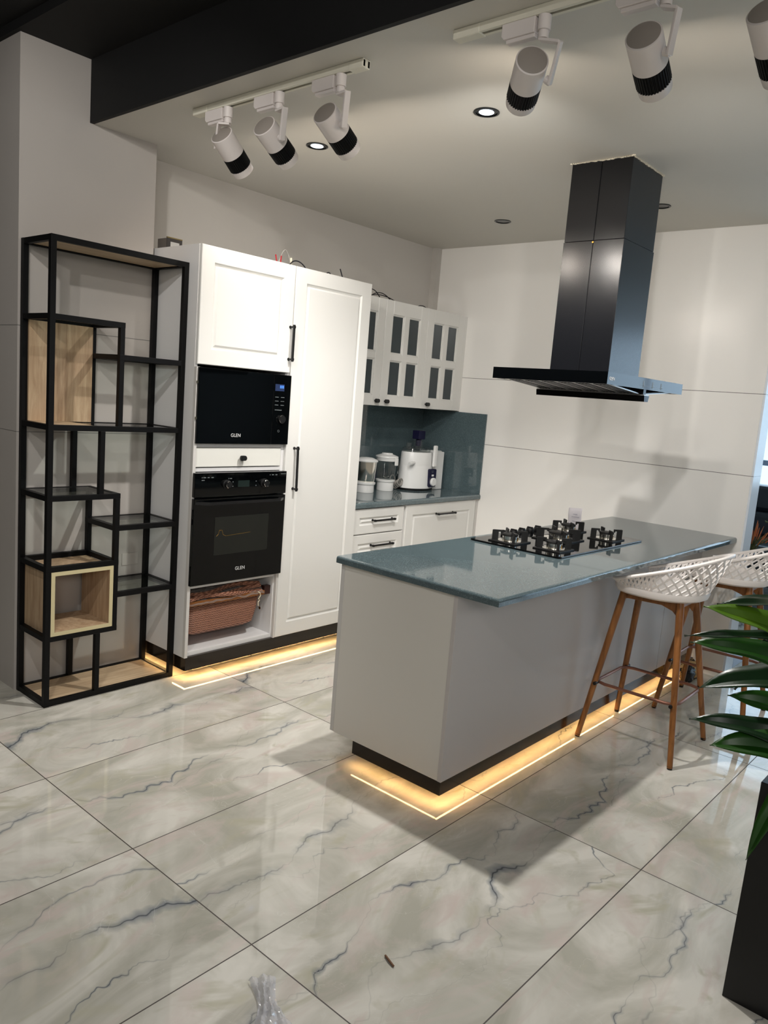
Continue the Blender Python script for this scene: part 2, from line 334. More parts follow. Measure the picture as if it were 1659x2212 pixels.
def routed_door(x0, x1, z0, z1, yf, th, mb=None, inset=.075, g=.010, gw=.024):
    """door with a moulded frame groove; front face at y=yf (facing -Y), body behind it"""
    mb = mb or MB(); bm = mb.bm
    def loop(i, y): return [bm.verts.new(p) for p in ((x0 + i, y, z0 + i), (x1 - i, y, z0 + i), (x1 - i, y, z1 - i), (x0 + i, y, z1 - i))]
    L = [loop(0, yf + th), loop(0, yf + .003), loop(.003, yf), loop(inset, yf), loop(inset + .004, yf + g * .7), loop(inset + .009, yf + g), loop(inset + gw * .6, yf + g), loop(inset + gw, yf + .0012)]
    for a, b in zip(L, L[1:]):
        for i in range(4): bm.faces.new((a[i], a[(i + 1) % 4], b[(i + 1) % 4], b[i]))
    bm.faces.new(L[-1]); bm.faces.new(list(reversed(L[0]))); return mb
def bar_handle(parent, p0, p1, out=(0, -1, 0), off=.032):
    """square bar pull standing off the front on two posts"""
    p0 = Vector(p0); p1 = Vector(p1); o = Vector(out) * off; d = (p1 - p0).normalized(); mb = MB()
    mb.strip([p0 + o - d * .012, p1 + o + d * .012], out, .011, .009)
    for q in (p0, p1):
        mb.cyl(q, q + o, .0055, .0045, 12); mb.cyl(q, q + Vector(out) * .004, .008, .008, 12)
        mb.strip([q + o * 1.0 - d * .006, q + o * 1.0 + d * .006], out, .014, .013)
    return mb.build('handle', M['blackplastic'], parent, label='black bar handle')
def oval_knob(parent, c, out=(0, -1, 0)):
    c = Vector(c); mb = MB(); o = Vector(out)
    mb.cyl(c, c + o * .016, .006, .006, 12)
    rings = []
    for t, k in ((.014, .8), (.017, 1), (.028, 1), (.031, .86)):
        r = []
        for i in range(24):
            a = 2 * PI * i / 24; cx = math.cos(a) * .0115 * k + (.0085 if math.cos(a) > 0 else -.0085); r.append(mb.bm.verts.new(c + o * t + Vector((cx, 0, math.sin(a) * .0135 * k))))
        rings.append(r)
    mb.skin(rings); return mb.build('knob', M['blackplastic'], parent, smooth=True, label='black oval knob')

# ================================================================ SETTING
ZC, ZB = 2.6655, 2.936
XL, XR, YN, YF = -7.5, 4.6, -8.0, 1.8
struct(box((XL, YN, -.1), (XR, YF, 0)).build('floor', M['floor']))
struct(box((-2.9205, YN, ZC), (XR, YF, ZC + .05)).build('ceiling', M['ceil']))
struct(box((-3.2608, YN, ZB), (-2.9405, YF, ZB + .05)).build('ceiling', M['blackpaint']))
struct(box((XL, YN, 2.975), (-3.2808, YF, 3.02)).build('ceiling', M['blackpaint']))
struct(box((-2.9405, YN, ZC - .002), (-2.9205, YF, ZB + .05)).build('trim_1', M['blackpaint']))
struct(box((-3.2808, YN, ZB), (-3.2608, YF, 3.02)).build('trim_2', M['blackpaint']))
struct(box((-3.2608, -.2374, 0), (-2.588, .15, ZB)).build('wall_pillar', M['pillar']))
struct(box((-2.588, 0, 0), (0, .15, ZC)).build('wall_back', M['plaster']))
struct(box((0, -2.4804, 0), (.15, YF, ZC)).build('wall_right', M['panel']))
struct(box((.004, -2.492, .001), (.15, -2.4804, ZC)).build('trim_3', M['wallend']))
struct(box((XL, YF, 0), (XR, YF + .1, 3.3)).build('wall_far', M['room']))
struct(box((XL - .1, YN, 0), (XL, YF, 3.3)).build('wall_left', M['room']))
struct(box((-.052, -.05, 2.16), (0, 0, ZC)).build('trim_4', M['plaster']))
struct(box((XL, YN - .1, 0), (XR, YN, 3.3)).build('wall_front', M['room']))
# window wall of the showroom behind the kitchen
mbw = MB(); mbw.box((XR, YN, 0), (XR + .1, -6.9, 3.3)); mbw.box((XR, .9, 0), (XR + .1, YF, 3.3)); mbw.box((XR, -6.9, 0), (XR + .1, .9, .12)); mbw.box((XR, -6.9, 2.55), (XR + .1, .9, 3.3))
struct(mbw.build('wall_window', M['plaster']))
def window(n, axis, fixed, a0, a1, z0, z1, vs, hs, side):
    mb = MB()
    def bx(p, q, r0, r1):
        if axis == 'x': mb.box((fixed, p, r0), (fixed + .05, q, r1))
        else: mb.box((p, fixed - .05, r0), (q, fixed, r1))
    for v in [a0, *vs, a1]: bx(v - .03, v + .03, z0, z1)
    for h in [z0, *hs, z1]: bx(a0, a1, h - .03, h + .03)
    o = struct(mb.build('window_%d' % n, M['alu']))
    g = MB()
    if axis == 'x': g.box((fixed + .02, a0, z0), (fixed + .03, a1, z1))
    else: g.box((a0, fixed - .03, z0), (a1, fixed - .02, z1))
    g2 = g.build('pane', M['winglass'], None); g2.parent = o; g2.location = g2.location - o.location
window(1, 'x', XR, -6.9, .9, .12, 2.55, (-4.9, -2.9, -.6), (1.13,), 1)

# ================================================================ TALL OVEN CABINET
XT0, XT1, XT2, YD = -2.5686, -1.9645, -1.3632, -.6212
ZT, ZP, ZH = 2.177, .122, .050
def plinth_legs(root, xs, ys, z):
    for x in xs:
        for y in ys: MB().cyl((x, y, 0), (x, y, z), .02, .016, 14).build('leg', M['blackplastic'], root)
oc = thing('oven_cabinet', (XT0 + .3, -.3, 0), 'tall white oven cabinet with moulded top door, knob drawer and open basket niche', 'cabinet')
mb = MB()
mb.box((XT0, -.60, ZP), (XT0 + .018, -.012, ZT)); mb.box((XT1 - .018, -.60, ZP), (XT1 - .001, -.012, ZT))
mb.box((XT0 + .018, -.03, ZP), (XT1 - .018, -.012, ZT)); mb.box((XT0 + .018, -.60, ZT - .018), (XT1 - .018, -.03, ZT)); mb.box((XT0 + .018, -.60, ZP), (XT1 - .018, -.03, ZP + .022))
for z in (.480, 1.082, 1.205): mb.box((XT0 + .018, -.60, z), (XT1 - .018, -.03, z + .020))
mb.build('carcass', M['carcass'], oc, bevel=.0008)
MB().box((XT0, -.6, ZP), (XT0 + .018, -.621, 1.6)).box((XT1 - .012, -.6, ZP), (XT1 - .001, -.621, .5)).build('side_edge', M['edge'], oc)
d1 = routed_door(XT0 + .003, XT1 - .004, 1.6125, ZT - .001, YD, .019).build('door', M['white'], oc)
bar_handle(d1, (-1.986, YD, 1.685), (-1.986, YD, 1.855))
dr = box((XT0 + .018, -.607, 1.107), (XT1 - .024, -.589, 1.203)).build('drawer', M['drawer'], oc, bevel=.001)
oval_knob(dr, (-2.262, -.607, 1.152))
MB().box((XT0 + .01, -.6165, ZH), (XT1, -.60, ZP)).box((XT0 + .01, -.60, ZH), (XT0 + .026, -.02, ZP)).build('plinth', M['plinth'], oc)
MB().cyl((XT1 - .019, -.5, .27), (XT1 - .0185, -.5, .27), .008).build('cam_bolt', M['brass'], oc)
plinth_legs(oc, (XT0 + .12, XT1 - .08), (-.5, -.1), ZP)
# pantry
pc = thing('pantry_cabinet', ((XT1 + XT2) / 2, -.3, 0), 'tall white pantry cabinet with a full-height moulded door right of the ovens', 'cabinet')
MB().box((XT1, -.60, ZP), (XT2, -.012, ZT)).build('carcass', M['carcass'], pc, bevel=.0008)
d2 = routed_door(XT1 + .003, XT2 - .001, ZP, ZT - .001, YD, .019, inset=.078).build('door', M['white'], pc)
bar_handle(d2, (-1.898, YD, .978), (-1.904, YD, 1.205))
MB().box((XT1, -.6165, ZH), (XT2, -.60, ZP)).build('plinth', M['plinth'], pc)
plinth_legs(pc, (XT1 + .1, XT2 - .1), (-.5, -.1), ZP)
# microwave
mw = thing('microwave', ((XT0 + XT1) / 2, -.35, 1.226), 'built-in black glass microwave above the small drawer', 'microwave')
Z0, Z1 = 1.226, 1.607
box((XT0 + .03, -.60, Z0 + .004), (XT1 - .03, -.08, Z1 - .012)).build('body', M['blackplastic'], mw)
box((XT0 + .006, -.632, Z0), (-2.083, -.604, Z1 - .008)).build('door', M['blackgl'], mw, bevel=.002)
cp = box((-2.081, -.632, Z0), (XT1 + .001, -.604, Z1 - .008)).build('control_panel', M['blackgl'], mw, bevel=.002)
box((-2.075, -.6335, 1.512), (-2.012, -.632, 1.548)).build('display', M['bluedisp'], cp)
for i, x in enumerate((-2.043, -2.033, -2.023)): box((x, -.634, 1.527), (x + .006, -.6334, 1.542)).build('digit', M['digits'], cp)
MB().lathe((-2.022, -.632, 1.363), (0, -1, 0), [(0, .021), (.012, .021), (.017, .019)]).build('knob', M['blackplastic'], cp, smooth=True)
MB().lathe((-2.022, -.640, 1.363), (0, -1, 0), [(0, .0215), (.006, .0225), (.0075, .0215)], cap0=False, cap1=False).build('knob_ring', M['chrome'], cp, smooth=True)
mbk = MB()
for r in range(3):
    for c in range(2):
        x = -2.072 + c * .040; z = 1.478 - r * .021
        box((x, -.6330, z), (x + .024, -.632, z + .0026)).build('key_mark', M['dimlogo'], cp)
box((-2.070, -.6330, 1.409), (-2.022, -.632, 1.4125)).build('key_mark', M['dimlogo'], cp)
MB().tube([(-2.036 + .006 * math.cos(a), -.6325, 1.298 + .006 * math.sin(a)) for a in [i * PI / 8 for i in range(16)]], .0007, 6, closed=True).build('lock_mark', M['dimlogo'], cp)
text_mesh('lettering', 'GLEN', .025, (-2.322, -.6326, 1.270), (1, 0, 0), (0, 0, 1), M['logo'], mw)
for z in (1.345, 1.52): box((XT0 + .001, -.6305, z), (XT0 + .006, -.615, z + .012)).build('bracket', M['brushed'], mw)
# oven
ov = thing('oven', ((XT0 + XT1) / 2, -.35, .503), 'built-in black glass oven with two round knobs and a viewing window', 'oven')
box((XT0 + .03, -.60, .503), (XT1 - .03, -.06, 1.075)).build('body', M['blackplastic'], ov)
op = box((XT0 + .004, -.640, .958), (XT1 + .001, -.604, 1.080)).build('control_panel', M['blackgl'], ov, bevel=.0025)
od = box((XT0 + .004, -.640, .503), (XT1 + .001, -.604, .950)).build('door', M['blackgl'], ov, bevel=.0025)
for x in (-2.372, -2.124):
    k = MB().lathe((x, -.640, 1.020), (0, -1, 0), [(0, .024), (.006, .024), (.008, .018), (.026, .0165)]).build('knob', M['blackplastic'], op, smooth=True)
    MB().lathe((x, -.664, 1.020), (0, -1, 0), [(0, .0168), (.002, .0182), (.004, .0168)], cap0=False, cap1=False).build('knob_ring', M['chrome'], op, smooth=True)
box((-2.297, -.641, 1.003), (-2.222, -.640, 1.037)).build('display', M['display'], op)
mbk = MB()
for x, z, wd in ((-2.525, 1.055, .006), (-2.515, 1.055, .016), (-2.49, 1.055, .012), (-2.467, 1.055, .014), (-2.525, 1.042, .018), (-2.36, 1.047, .004), (-2.35, 1.047, .012), (-2.333, 1.029, .006), (-2.333, 1.006, .006), (-2.18, 1.029, .006), (-2.18, 1.006, .006), (-2.085, 1.060, .006), (-2.07, 1.060, .014), (-2.045, 1.060, .013), (-2.004, 1.064, .006), (-1.994, 1.064, .006), (-1.984, 1.064, .006), (-1.974, 1.064, .004)):
    box((x, -.6406, z), (x + wd, -.640, z + .004)).build('key_mark', M['dimlogo'], op)
box((-2.432, -.6408, .652), (-2.077, -.640, .851)).build('window', M['ovenwin'], od)
mbk = MB().tube([(-2.42, -.6412, .752), (-2.408, -.6412, .762), (-2.402, -.6412, .782), (-2.385, -.6412, .782), (-2.378, -.6412, .758), (-2.36, -.6412, .750), (-2.2, -.6412, .758)], .0008, 6)
mbk.build('rack_wire', M['brass'], od)
hd = MB(); hd.prism([(-2.555, -.640), (-2.50, -.680), (-2.03, -.680), (-1.975, -.640), (-2.01, -.640), (-2.045, -.668), (-2.485, -.668), (-2.52, -.640)], .922, .936)
hd.build('handle', M['blackplastic'], od)
text_mesh('lettering', 'GLEN', .026, (-2.256, -.6408, .567), (1, 0, 0), (0, 0, 1), M['logo'], ov)
# wicker pull-out basket
wb = thing('wicker_basket', (-2.27, -.42, .20), 'brown wicker pull-out basket with clear film cover in the niche under the oven', 'basket')
def basket():
    mb = MB(); rings = []
    for z, x0, x1, y0, y1 in ((.388, -2.535, -2.035, -.575, -.12), (.30, -2.530, -2.042, -.570, -.13), (.225, -2.520, -2.06, -.560, -.14), (.208, -2.49, -2.09, -.54, -.16)):
        r = []; rad = .05
        for cx, cy, a0 in ((x1 - rad, y1 - rad, 0), (x0 + rad, y1 - rad, 90), (x0 + rad, y0 + rad, 180), (x1 - rad, y0 + rad, 270)):
            for k in range(6):
                a = math.radians(a0 + 18 * k); r.append(mb.bm.verts.new((cx + rad * math.cos(a), cy + rad * math.sin(a), z)))
        rings.append(r)
    mb.skin(rings, False, True); return mb
b_ = basket().build('basket_body', M['rattan'], wb, smooth=True)
sm = b_.modifiers.new('thick', 'SOLIDIFY'); sm.thickness = .006
MB().box((-2.548, -.592, .378), (-2.03, -.574, .402)).build('front_rail', M['rattanwood'], wb, bevel=.003)
for x in (-2.548, -2.046): MB().box((x, -.574, .378), (x + .018, -.12, .402)).build('side_rail', M['rattanwood'], wb, bevel=.003)
mb = MB()
for k in range(3): mb.tube([(-2.53 + .48 * t, -.585 + .012 * math.sin(9 * t + k) + k * .02, .412 + k * .012 + .010 * math.sin(5 * t + 2 * k)) for t in [i / 14 for i in range(15)]], .012, 8)
mb.build('rolled_rim', M['rattan'], wb, smooth=True)
mb = MB(); nx, ny = 26, 10; g = []
for i in range(nx + 1):
    row = []
    for j in range(ny + 1):
        u = i / nx; v = j / ny
        x = -2.54 + .5 * u; y = -.602 + .40 * v; z = .425 + .030 * math.sin(PI * v) + .014 * noise.noise(Vector((u * 9, v * 6, 1))) - (0.035 * (1 - v * 4) if v < .25 else 0) + .03 * u * math.sin(PI * v)
        row.append(mb.bm.verts.new((x, y, z)))
    g.append(row)
for i in range(nx):
    for j in range(ny): mb.bm.faces.new((g[i][j], g[i + 1][j], g[i + 1][j + 1], g[i][j + 1]))
mb.build('plastic_cover', M['bag'], wb, smooth=True, label='crinkled clear plastic film cover')
MB().tube([(-2.085, -.597, .402), (-2.075, -.602, .398), (-2.068, -.602, .38), (-2.080, -.600, .362), (-2.072, -.600, .352), (-2.082, -.600, .345), (-2.080, -.600, .322)], .0028, 7).build('tie_string', M['cord'], wb, smooth=True)
MB().box((-2.028, -.585, .375), (-1.984, -.555, .425)).box((-2.028, -.555, .385), (-1.984, -.15, .41)).build('runner', mat('dark brown plastic', (52, 28, 24), .35), wb, bevel=.003)
MB().box((-2.5505, -.585, .375), (-2.5485, -.15, .41)).build('runner', M['blackplastic'], wb)

# ================================================================ WALL CABINETS, BASE CABINETS
YW = -.35; WX = [-1.362, -.918, -.472, -.030]; WZ0, WZ1 = 1.465, 2.160
def glass_door(root, x0, x1, knobx):
    st = .074; mu = .025; x0 += .0015; x1 -= .0015; th = .02; y = YW
    xs = [x0, x0 + st, (x0 + x1) / 2 - mu, (x0 + x1) / 2 + mu, x1 - st, x1]; zm = (WZ0 + WZ1) / 2 - .02
    zs = [WZ0, WZ0 + .068, zm - .022, zm + .022, WZ1 - .088, WZ1]
    mb = MB(); bm = mb.bm
    mb.box((xs[0], y, zs[0]), (xs[1], y + th, zs[5])); mb.box((xs[4], y, zs[0]), (xs[5], y + th, zs[5]))
    mb.box((xs[1], y, zs[0]), (xs[4], y + th, zs[1])); mb.box((xs[1], y, zs[4]), (xs[4], y + th, zs[5]))
    mb.box((xs[2], y, zs[1]), (xs[3], y + th, zs[4])); mb.box((xs[1], y + .0005, zs[2]), (xs[4], y + th, zs[3]))
    # stepped moulding round each light
    for a, b in ((xs[1], xs[2]), (xs[3], xs[4])):
        for c, d in ((zs[1], zs[2]), (zs[3], zs[4])):
            for k, (i, yy) in enumerate(((.0, y + .006), (.006, y + .011))):
                e = .005 + .005 * k
                mb.box((a - .001, yy, c), (a + e, y + th, d)); mb.box((b - e, yy, c), (b + .001, y + th, d)); mb.box((a, yy, c - .001), (b, y + th, c + e)); mb.box((a, yy, d - e), (b, y + th, d + .001))
    d_ = mb.build('door', M['white'], root, bevel=.0012, seg=1)
    box((xs[1] - .01, y + .013, zs[1] - .01), (xs[4] + .01, y + .017, zs[4] + .01)).build('glass_panel', M['smoky'], d_)
    if knobx is not None: oval_knob(d_, (knobx, YW, 1.497))
def wallcab(x0, x1, label, doors):
    t = thing('wall_cabinet', ((x0 + x1) / 2, -.17, WZ0), label, 'cabinet', 'glazed cabinets over the worktop')
    mb = MB(); mb.box((x0, -.329, WZ0), (x0 + .016, -.002, WZ1)); mb.box((x1 - .016, -.329, WZ0), (x1, -.002, WZ1)); mb.box((x0 + .016, -.329, WZ0), (x1 - .016, -.002, WZ0 + .018)); mb.box((x0 + .016, -.329, WZ1 - .018), (x1 - .016, -.002, WZ1)); mb.box((x0 + .016, -.012, WZ0 + .018), (x1 - .016, -.002, WZ1 - .018)); mb.box((x0 + .016, -.31, 1.80), (x1 - .016, -.012, 1.816))
    mb.build('carcass', M['carcass'], t)
    for d in doors: glass_door(t, *d)
    return t
wallcab(WX[0], WX[2], 'white wall cabinet with a pair of glazed doors beside the pantry', [(WX[0], WX[1], -.965), (WX[1], WX[2], -.868)])
t3 = wallcab(WX[2], WX[3], 'white wall cabinet with one glazed door, next to the corner wall', [(WX[2], WX[3], -.425)])
box((WX[3], -.348, WZ0 - .002), (-.001, -.329, WZ1)).build('filler_strip', M['white'], t3, bevel=.001)

KZ, KT = .864, .034
def basecab(x0, x1, label):
    t = thing('base_cabinet', ((x0 + x1) / 2, -.3, 0), label, 'cabinet', 'base cabinets under the back worktop')
    box((x0, -.580, .122), (x1, -.012, KZ - KT)).build('carcass', M['carcass'], t); plinth_legs(t, (x0 + .07, x1 - .07), (-.5, -.1), .122)
    box((x0, -.56, .05), (x1, -.545, .122)).build('plinth', M['plinth'], t)
    return t
b1 = basecab(-1.3628, -.868, 'white drawer cabinet under the back worktop, beside the pantry')
for z0, z1, hz in ((.662, .822, .747), (.492, .655, .585), (.126, .485, .40)):
    f = routed_door(-1.355, -.870, z0, z1, -.602, .02, inset=.055).build('drawer', M['white'], b1); bar_handle(f, (-1.18, -.602, hz), (-.992, -.602, hz), off=.026)
b2 = basecab(-.868, -.03, 'wide white base cabinet with one moulded front, in the corner')
f = routed_door(-.845, -.038, .30, .826, -.602, .02, inset=.07).build('drawer', M['white'], b2); bar_handle(f, (-.515, -.602, .748), (-.322, -.602, .748), off=.026)
f = routed_door(-.845, -.038, .126, .295, -.602, .02, inset=.05).build('drawer', M['white'], b2)
box((-.030, -.598, .05), (-.001, -.58, KZ - KT)).build('filler_strip', M['edge'], b2)
def worktop(name, x0, x1, y0, y1, z1, th, roundy0, roundx0, m):
    """slab with rounded front edges (at y0 and optionally x0)"""
    mb = MB(); r = th * .42; rings = []
    prof = [(0, 0), (0, th - r)] + [(r - r * math.cos(a), th - r + r * math.sin(a)) for a in [PI / 2 * k / 5 for k in range(1, 6)]]
    for i, z in prof:
        xa = x0 + (i if roundx0 else 0); rings.append([mb.bm.verts.new(p) for p in ((xa, y0 + i, z1 - th + z), (x1, y0 + i, z1 - th + z), (x1, y1, z1 - th + z), (xa, y1, z1 - th + z))])
    mb.skin(rings); return mb.build(name, m)
tag(worktop('back_worktop', -1.3628, -.0005, -.6141, -.001, KZ, KT, True, False, M['quartz']), 'grey green quartz worktop along the back under the juicer', 'worktop')
tag(box((-1.3628, -.012, KZ + .0003), (-.0125, -.0005, 1.458)).build('backsplash', M['splash']), 'teal grey stone splashback behind the blender jars', 'splashback')
tag(box((-.012, -.6055, KZ + .0003), (-.0005, -.0005, 1.458)).build('backsplash', M['splash']), 'teal grey stone splashback on the corner wall right of the juicer', 'splashback')

# ---------------- appliances on the back worktop
jc = thing('juicer', (-.28, -.24, KZ + .0005), 'white juicer with control dial and dark pusher in the worktop corner', 'juicer')
cx, cy = -.305, -.22
def ell(mb, prof, cx, cy, ax, ay, n=36):
    mb.skin([mb.ring((cx, cy, z), Vector((1, 0, 0)), Vector((0, 1, 0)), ax * k, ay * k, n) for z, k in prof]); return mb
ell(MB(), [(KZ + .0005, .98), (KZ + .010, 1.0), (KZ + .016, 1.0)], cx, cy, .160, .115).build('base', M['blackplastic'], jc, smooth=True)
ell(MB(), [(KZ + .016, 1.0), (KZ + .03, 1.0), (KZ + .18, .93), (KZ + .184, .925), (KZ + .188, .93), (KZ + .272, .885), (KZ + .28, .86)], cx, cy, .158, .113).build('body', M['plastic'], jc, smooth=True)
ell(MB(), [(KZ + .280, .80), (KZ + .305, .78), (KZ + .312, .70)], cx - .01, cy, .158, .113).build('lid', M['jar'], jc, smooth=True, label='clear lid')
MB().cyl((cx + .005, cy, KZ + .30), (cx + .005, cy, KZ + .365), .032, .032, 20, cap=False).build('feed_tube', M['jar'], jc, smooth=True)
pj = MB(); pj.cyl((cx + .005, cy, KZ + .32), (cx + .005, cy, KZ + .372), .022); pj.box((cx - .035, cy - .032, KZ + .372), (cx + .040, cy + .032, KZ + .436))
pj.build('pusher', M['navy'], jc, bevel=.004, label='dark navy pusher')
MB().cyl((cx - .105, cy, KZ + .30), (cx - .105, cy, KZ + .345), .016, .020).build('lid_catch', M['jar'], jc, smooth=True)
MB().tube([(cx - .10, cy - .06, KZ + .205), (cx - .155, cy - .085, KZ + .205), (cx - .185, cy - .085, KZ + .200)], .013, 12).build('spout', M['plastic'], jc, smooth=True)
MB().box((cx + .060, cy - .118, KZ + .175), (cx + .098, cy - .098, KZ + .335)).build('locking_arm', M['plastic'], jc, bevel=.008, seg=3)
pc_ = MB(); pc_.prism([(cx + .115, cy - .085), (cx + .225, cy - .085), (cx + .225, cy + .06), (cx + .115, cy + .06)], KZ + .0005, KZ + .285)
pc_.prism([(cx + .15, KZ + .25), (cx + .262, KZ + .25), (cx + .262, KZ + .262), (cx + .235, KZ + .29), (cx + .15, KZ + .29)], cy - .05, cy + .03, 'y')
pc_.build('pulp_container', M['plastic'], jc, bevel=.012, seg=3)
pn = MB(); pn.prism([(cx + .012 + a, KZ + .028 + b) for a, b in ((.008, 0), (.075, 0), (.083, .008), (.083, .125), (.075, .133), (.008, .133), (0, .125), (0, .008))], cy - .122, cy - .095, 'y')
pn = pn.build('control_panel', M['navy'], jc, label='dark navy control panel')
MB().lathe((cx + .058, cy - .122, KZ + .066), (0, -1, 0), [(0, .031), (.012, .031), (.016, .027)]).build('dial', M['plastic'], pn, smooth=True)
MB().box((cx + .040, cy - .126, KZ + .107), (cx + .064, cy - .122, KZ + .121)).build('switch', M['plastic'], pn, bevel=.002)
MB().box((cx + .036, cy - .1226, KZ + .146), (cx + .062, cy - .122, KZ + .149)).box((cx + .040, cy - .1226, KZ + .136), (cx + .058, cy - .122, KZ + .139)).build('panel_marks', M['dimlogo'], pn)
cb = MB()
for k in range(4): cb.tube([(cx - .195 + .030 * math.cos(a) + .004 * k, cy + .02 - .01 * k, KZ + .034 + .008 * k + .026 * math.sin(a)) for a in [i * PI / 9 for i in range(18)]], .0045, 7, closed=True)
cb.tube([(cx - .215 + .03 * math.cos(a), cy + .04, KZ + .06 + .045 * math.sin(a)) for a in [i * PI / 12 for i in range(14)]], .0045, 7)
cb.build('power_cord', M['greycable'], jc, smooth=True)
def jarset(x, y, label, kind):
    if kind == 'glass':
        t = thing('blender_jar', (x, y, KZ + .0005), label, 'blender jar')
        MB().lathe((x, y, KZ + .0005), (0, 0, 1), [(0, .060), (.006, .062), (.062, .060), (.066, .068), (.078, .070), (.082, .058)]).build('base', M['plastic'], t, smooth=True)
        mb = MB(); rings = []
        for z, r in ((.083, .055), (.12, .060), (.20, .069), (.225, .073)):
            rings.append([mb.bm.verts.new((x + (r + .0035 * math.cos(6 * a)) * math.cos(a), y + (r + .0035 * math.cos(6 * a)) * math.sin(a), KZ + z)) for a in [i * 2 * PI / 48 for i in range(48)]])
        mb.skin(rings, True, False); mb.build('jar', M['jar'], t, smooth=True, label='clear plastic jar')
        MB().lathe((x, y, KZ + .214), (0, 0, 1), [(0, .076), (.022, .079), (.026, .082), (.034, .080), (.048, .040), (.055, .038), (.056, 0.001)]).build('lid', M['plastic'], t, smooth=True)
        MB().box((x - .005, y - .088, KZ + .186), (x + .026, y - .078, KZ + .238)).build('clip', M['plastic'], t, bevel=.003)
        MB().tube([(x + .074, y - .02, KZ + .22), (x + .098, y - .03, KZ + .205), (x + .096, y - .03, KZ + .12), (x + .070, y - .02, KZ + .10)], .006, 8).build('handle', M['jar'], t, smooth=True)
        mb = MB()
        for a in range(4): mb.strip([(x, y, KZ + .092), (x + .03 * math.cos(a * PI / 2), y + .03 * math.sin(a * PI / 2), KZ + .103)], (0, 0, 1), .009, .0015)
        mb.build('blade', M['steel'], t)
    else:
        t = thing('grinder_jar', (x, y, KZ + .0005), label, 'grinder jar')
        MB().lathe((x, y, KZ + .0005), (0, 0, 1), [(0, .062), (.006, .064), (.055, .062), (.058, .070), (.070, .072), (.074, .062)]).build('base', M['plastic'], t, smooth=True)
        MB().lathe((x, y, KZ + .075), (0, 0, 1), [(0, .058), (.008, .062), (.11, .072), (.145, .074)]).build('jar', M['steel'], t, smooth=True, label='polished steel jar')
        MB().lathe((x, y, KZ + .214), (0, 0, 1), [(0, .078), (.006, .080), (.012, .076), (.026, .045), (.030, .001)]).build('lid', M['plastic'], t, smooth=True)
        MB().box((x + .062, y - .016, KZ + .09), (x + .094, y + .014, KZ + .208)).build('handle', M['navy'], t, bevel=.008, seg=3)
jarset(-.872, -.235, 'small steel grinder jar with white lid, beside the pantry', 'steel')
jarset(-.632, -.21, 'tall clear blender jar with white lid, between grinder and juicer', 'glass')

# ================================================================ ISLAND
IX0, IY0, IY1, IZ, IT = -2.5804, -2.4536, -1.661, .8669, .0280
BX0, BY0, BY1, BZ0 = -2.5577, -2.266, -1.6707, .106
isl = thing('kitchen_island', (-1.3, -1.97, 0), 'long light grey kitchen island cabinet floating on a dark plinth', 'kitchen island')
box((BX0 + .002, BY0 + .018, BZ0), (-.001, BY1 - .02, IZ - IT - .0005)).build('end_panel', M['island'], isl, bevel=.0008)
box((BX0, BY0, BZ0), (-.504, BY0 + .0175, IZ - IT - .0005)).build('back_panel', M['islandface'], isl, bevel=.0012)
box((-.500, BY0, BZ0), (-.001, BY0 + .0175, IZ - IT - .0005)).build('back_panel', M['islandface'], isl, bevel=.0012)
n = 4; w_ = (-.001 - BX0) / n
for i in range(n):
    a = BX0 + i * w_; routed = MB().box((a + .001, BY1 - .0195, BZ0 + .002), (a + w_ - .002, BY1, IZ - IT - .004)); routed.build('door', M['edge'], isl, bevel=.001)
PX, PY0, PY1 = -2.553, -2.262, -1.8035
MB().box((PX, PY0, ZH), (PX + .016, PY1, BZ0)).box((PX + .016, PY0, ZH), (-.001, PY0 + .016, BZ0)).box((PX + .016, PY1 - .016, ZH), (-.001, PY1, BZ0)).build('plinth', M['plinth'], isl)
plinth_legs(isl, (-2.3, -1.6, -.9, -.2), (-2.12, -1.9), BZ0)
tag(worktop('island_worktop', IX0, -.0005, IY0, IY1, IZ, IT, True, True, M['quartz']), 'polished grey green quartz worktop overhanging the island', 'worktop')
# LED tapes under the plinths
def led(label, segs):
    mb = MB()
    for a, b in segs: mb.box(a, b)
    tag(mb.build('led_strip', M['ledge']), label, 'LED strip')
led('warm LED strip under the plinth of the island', [((PX + .004, PY0 + .016, ZH - .0015), (PX + .011, PY1, ZH - .0002)), ((PX + .004, PY0 + .004, ZH - .0015), (-.06, PY0 + .011, ZH - .0002))])
led('warm LED strip under the plinth of the tall cabinets', [((XT0 + .012, -.6135, ZH - .0015), (XT2, -.6035, ZH - .0002)), ((XT0 + .013, -.60, ZH - .0015), (XT0 + .023, -.03, ZH - .0002))])

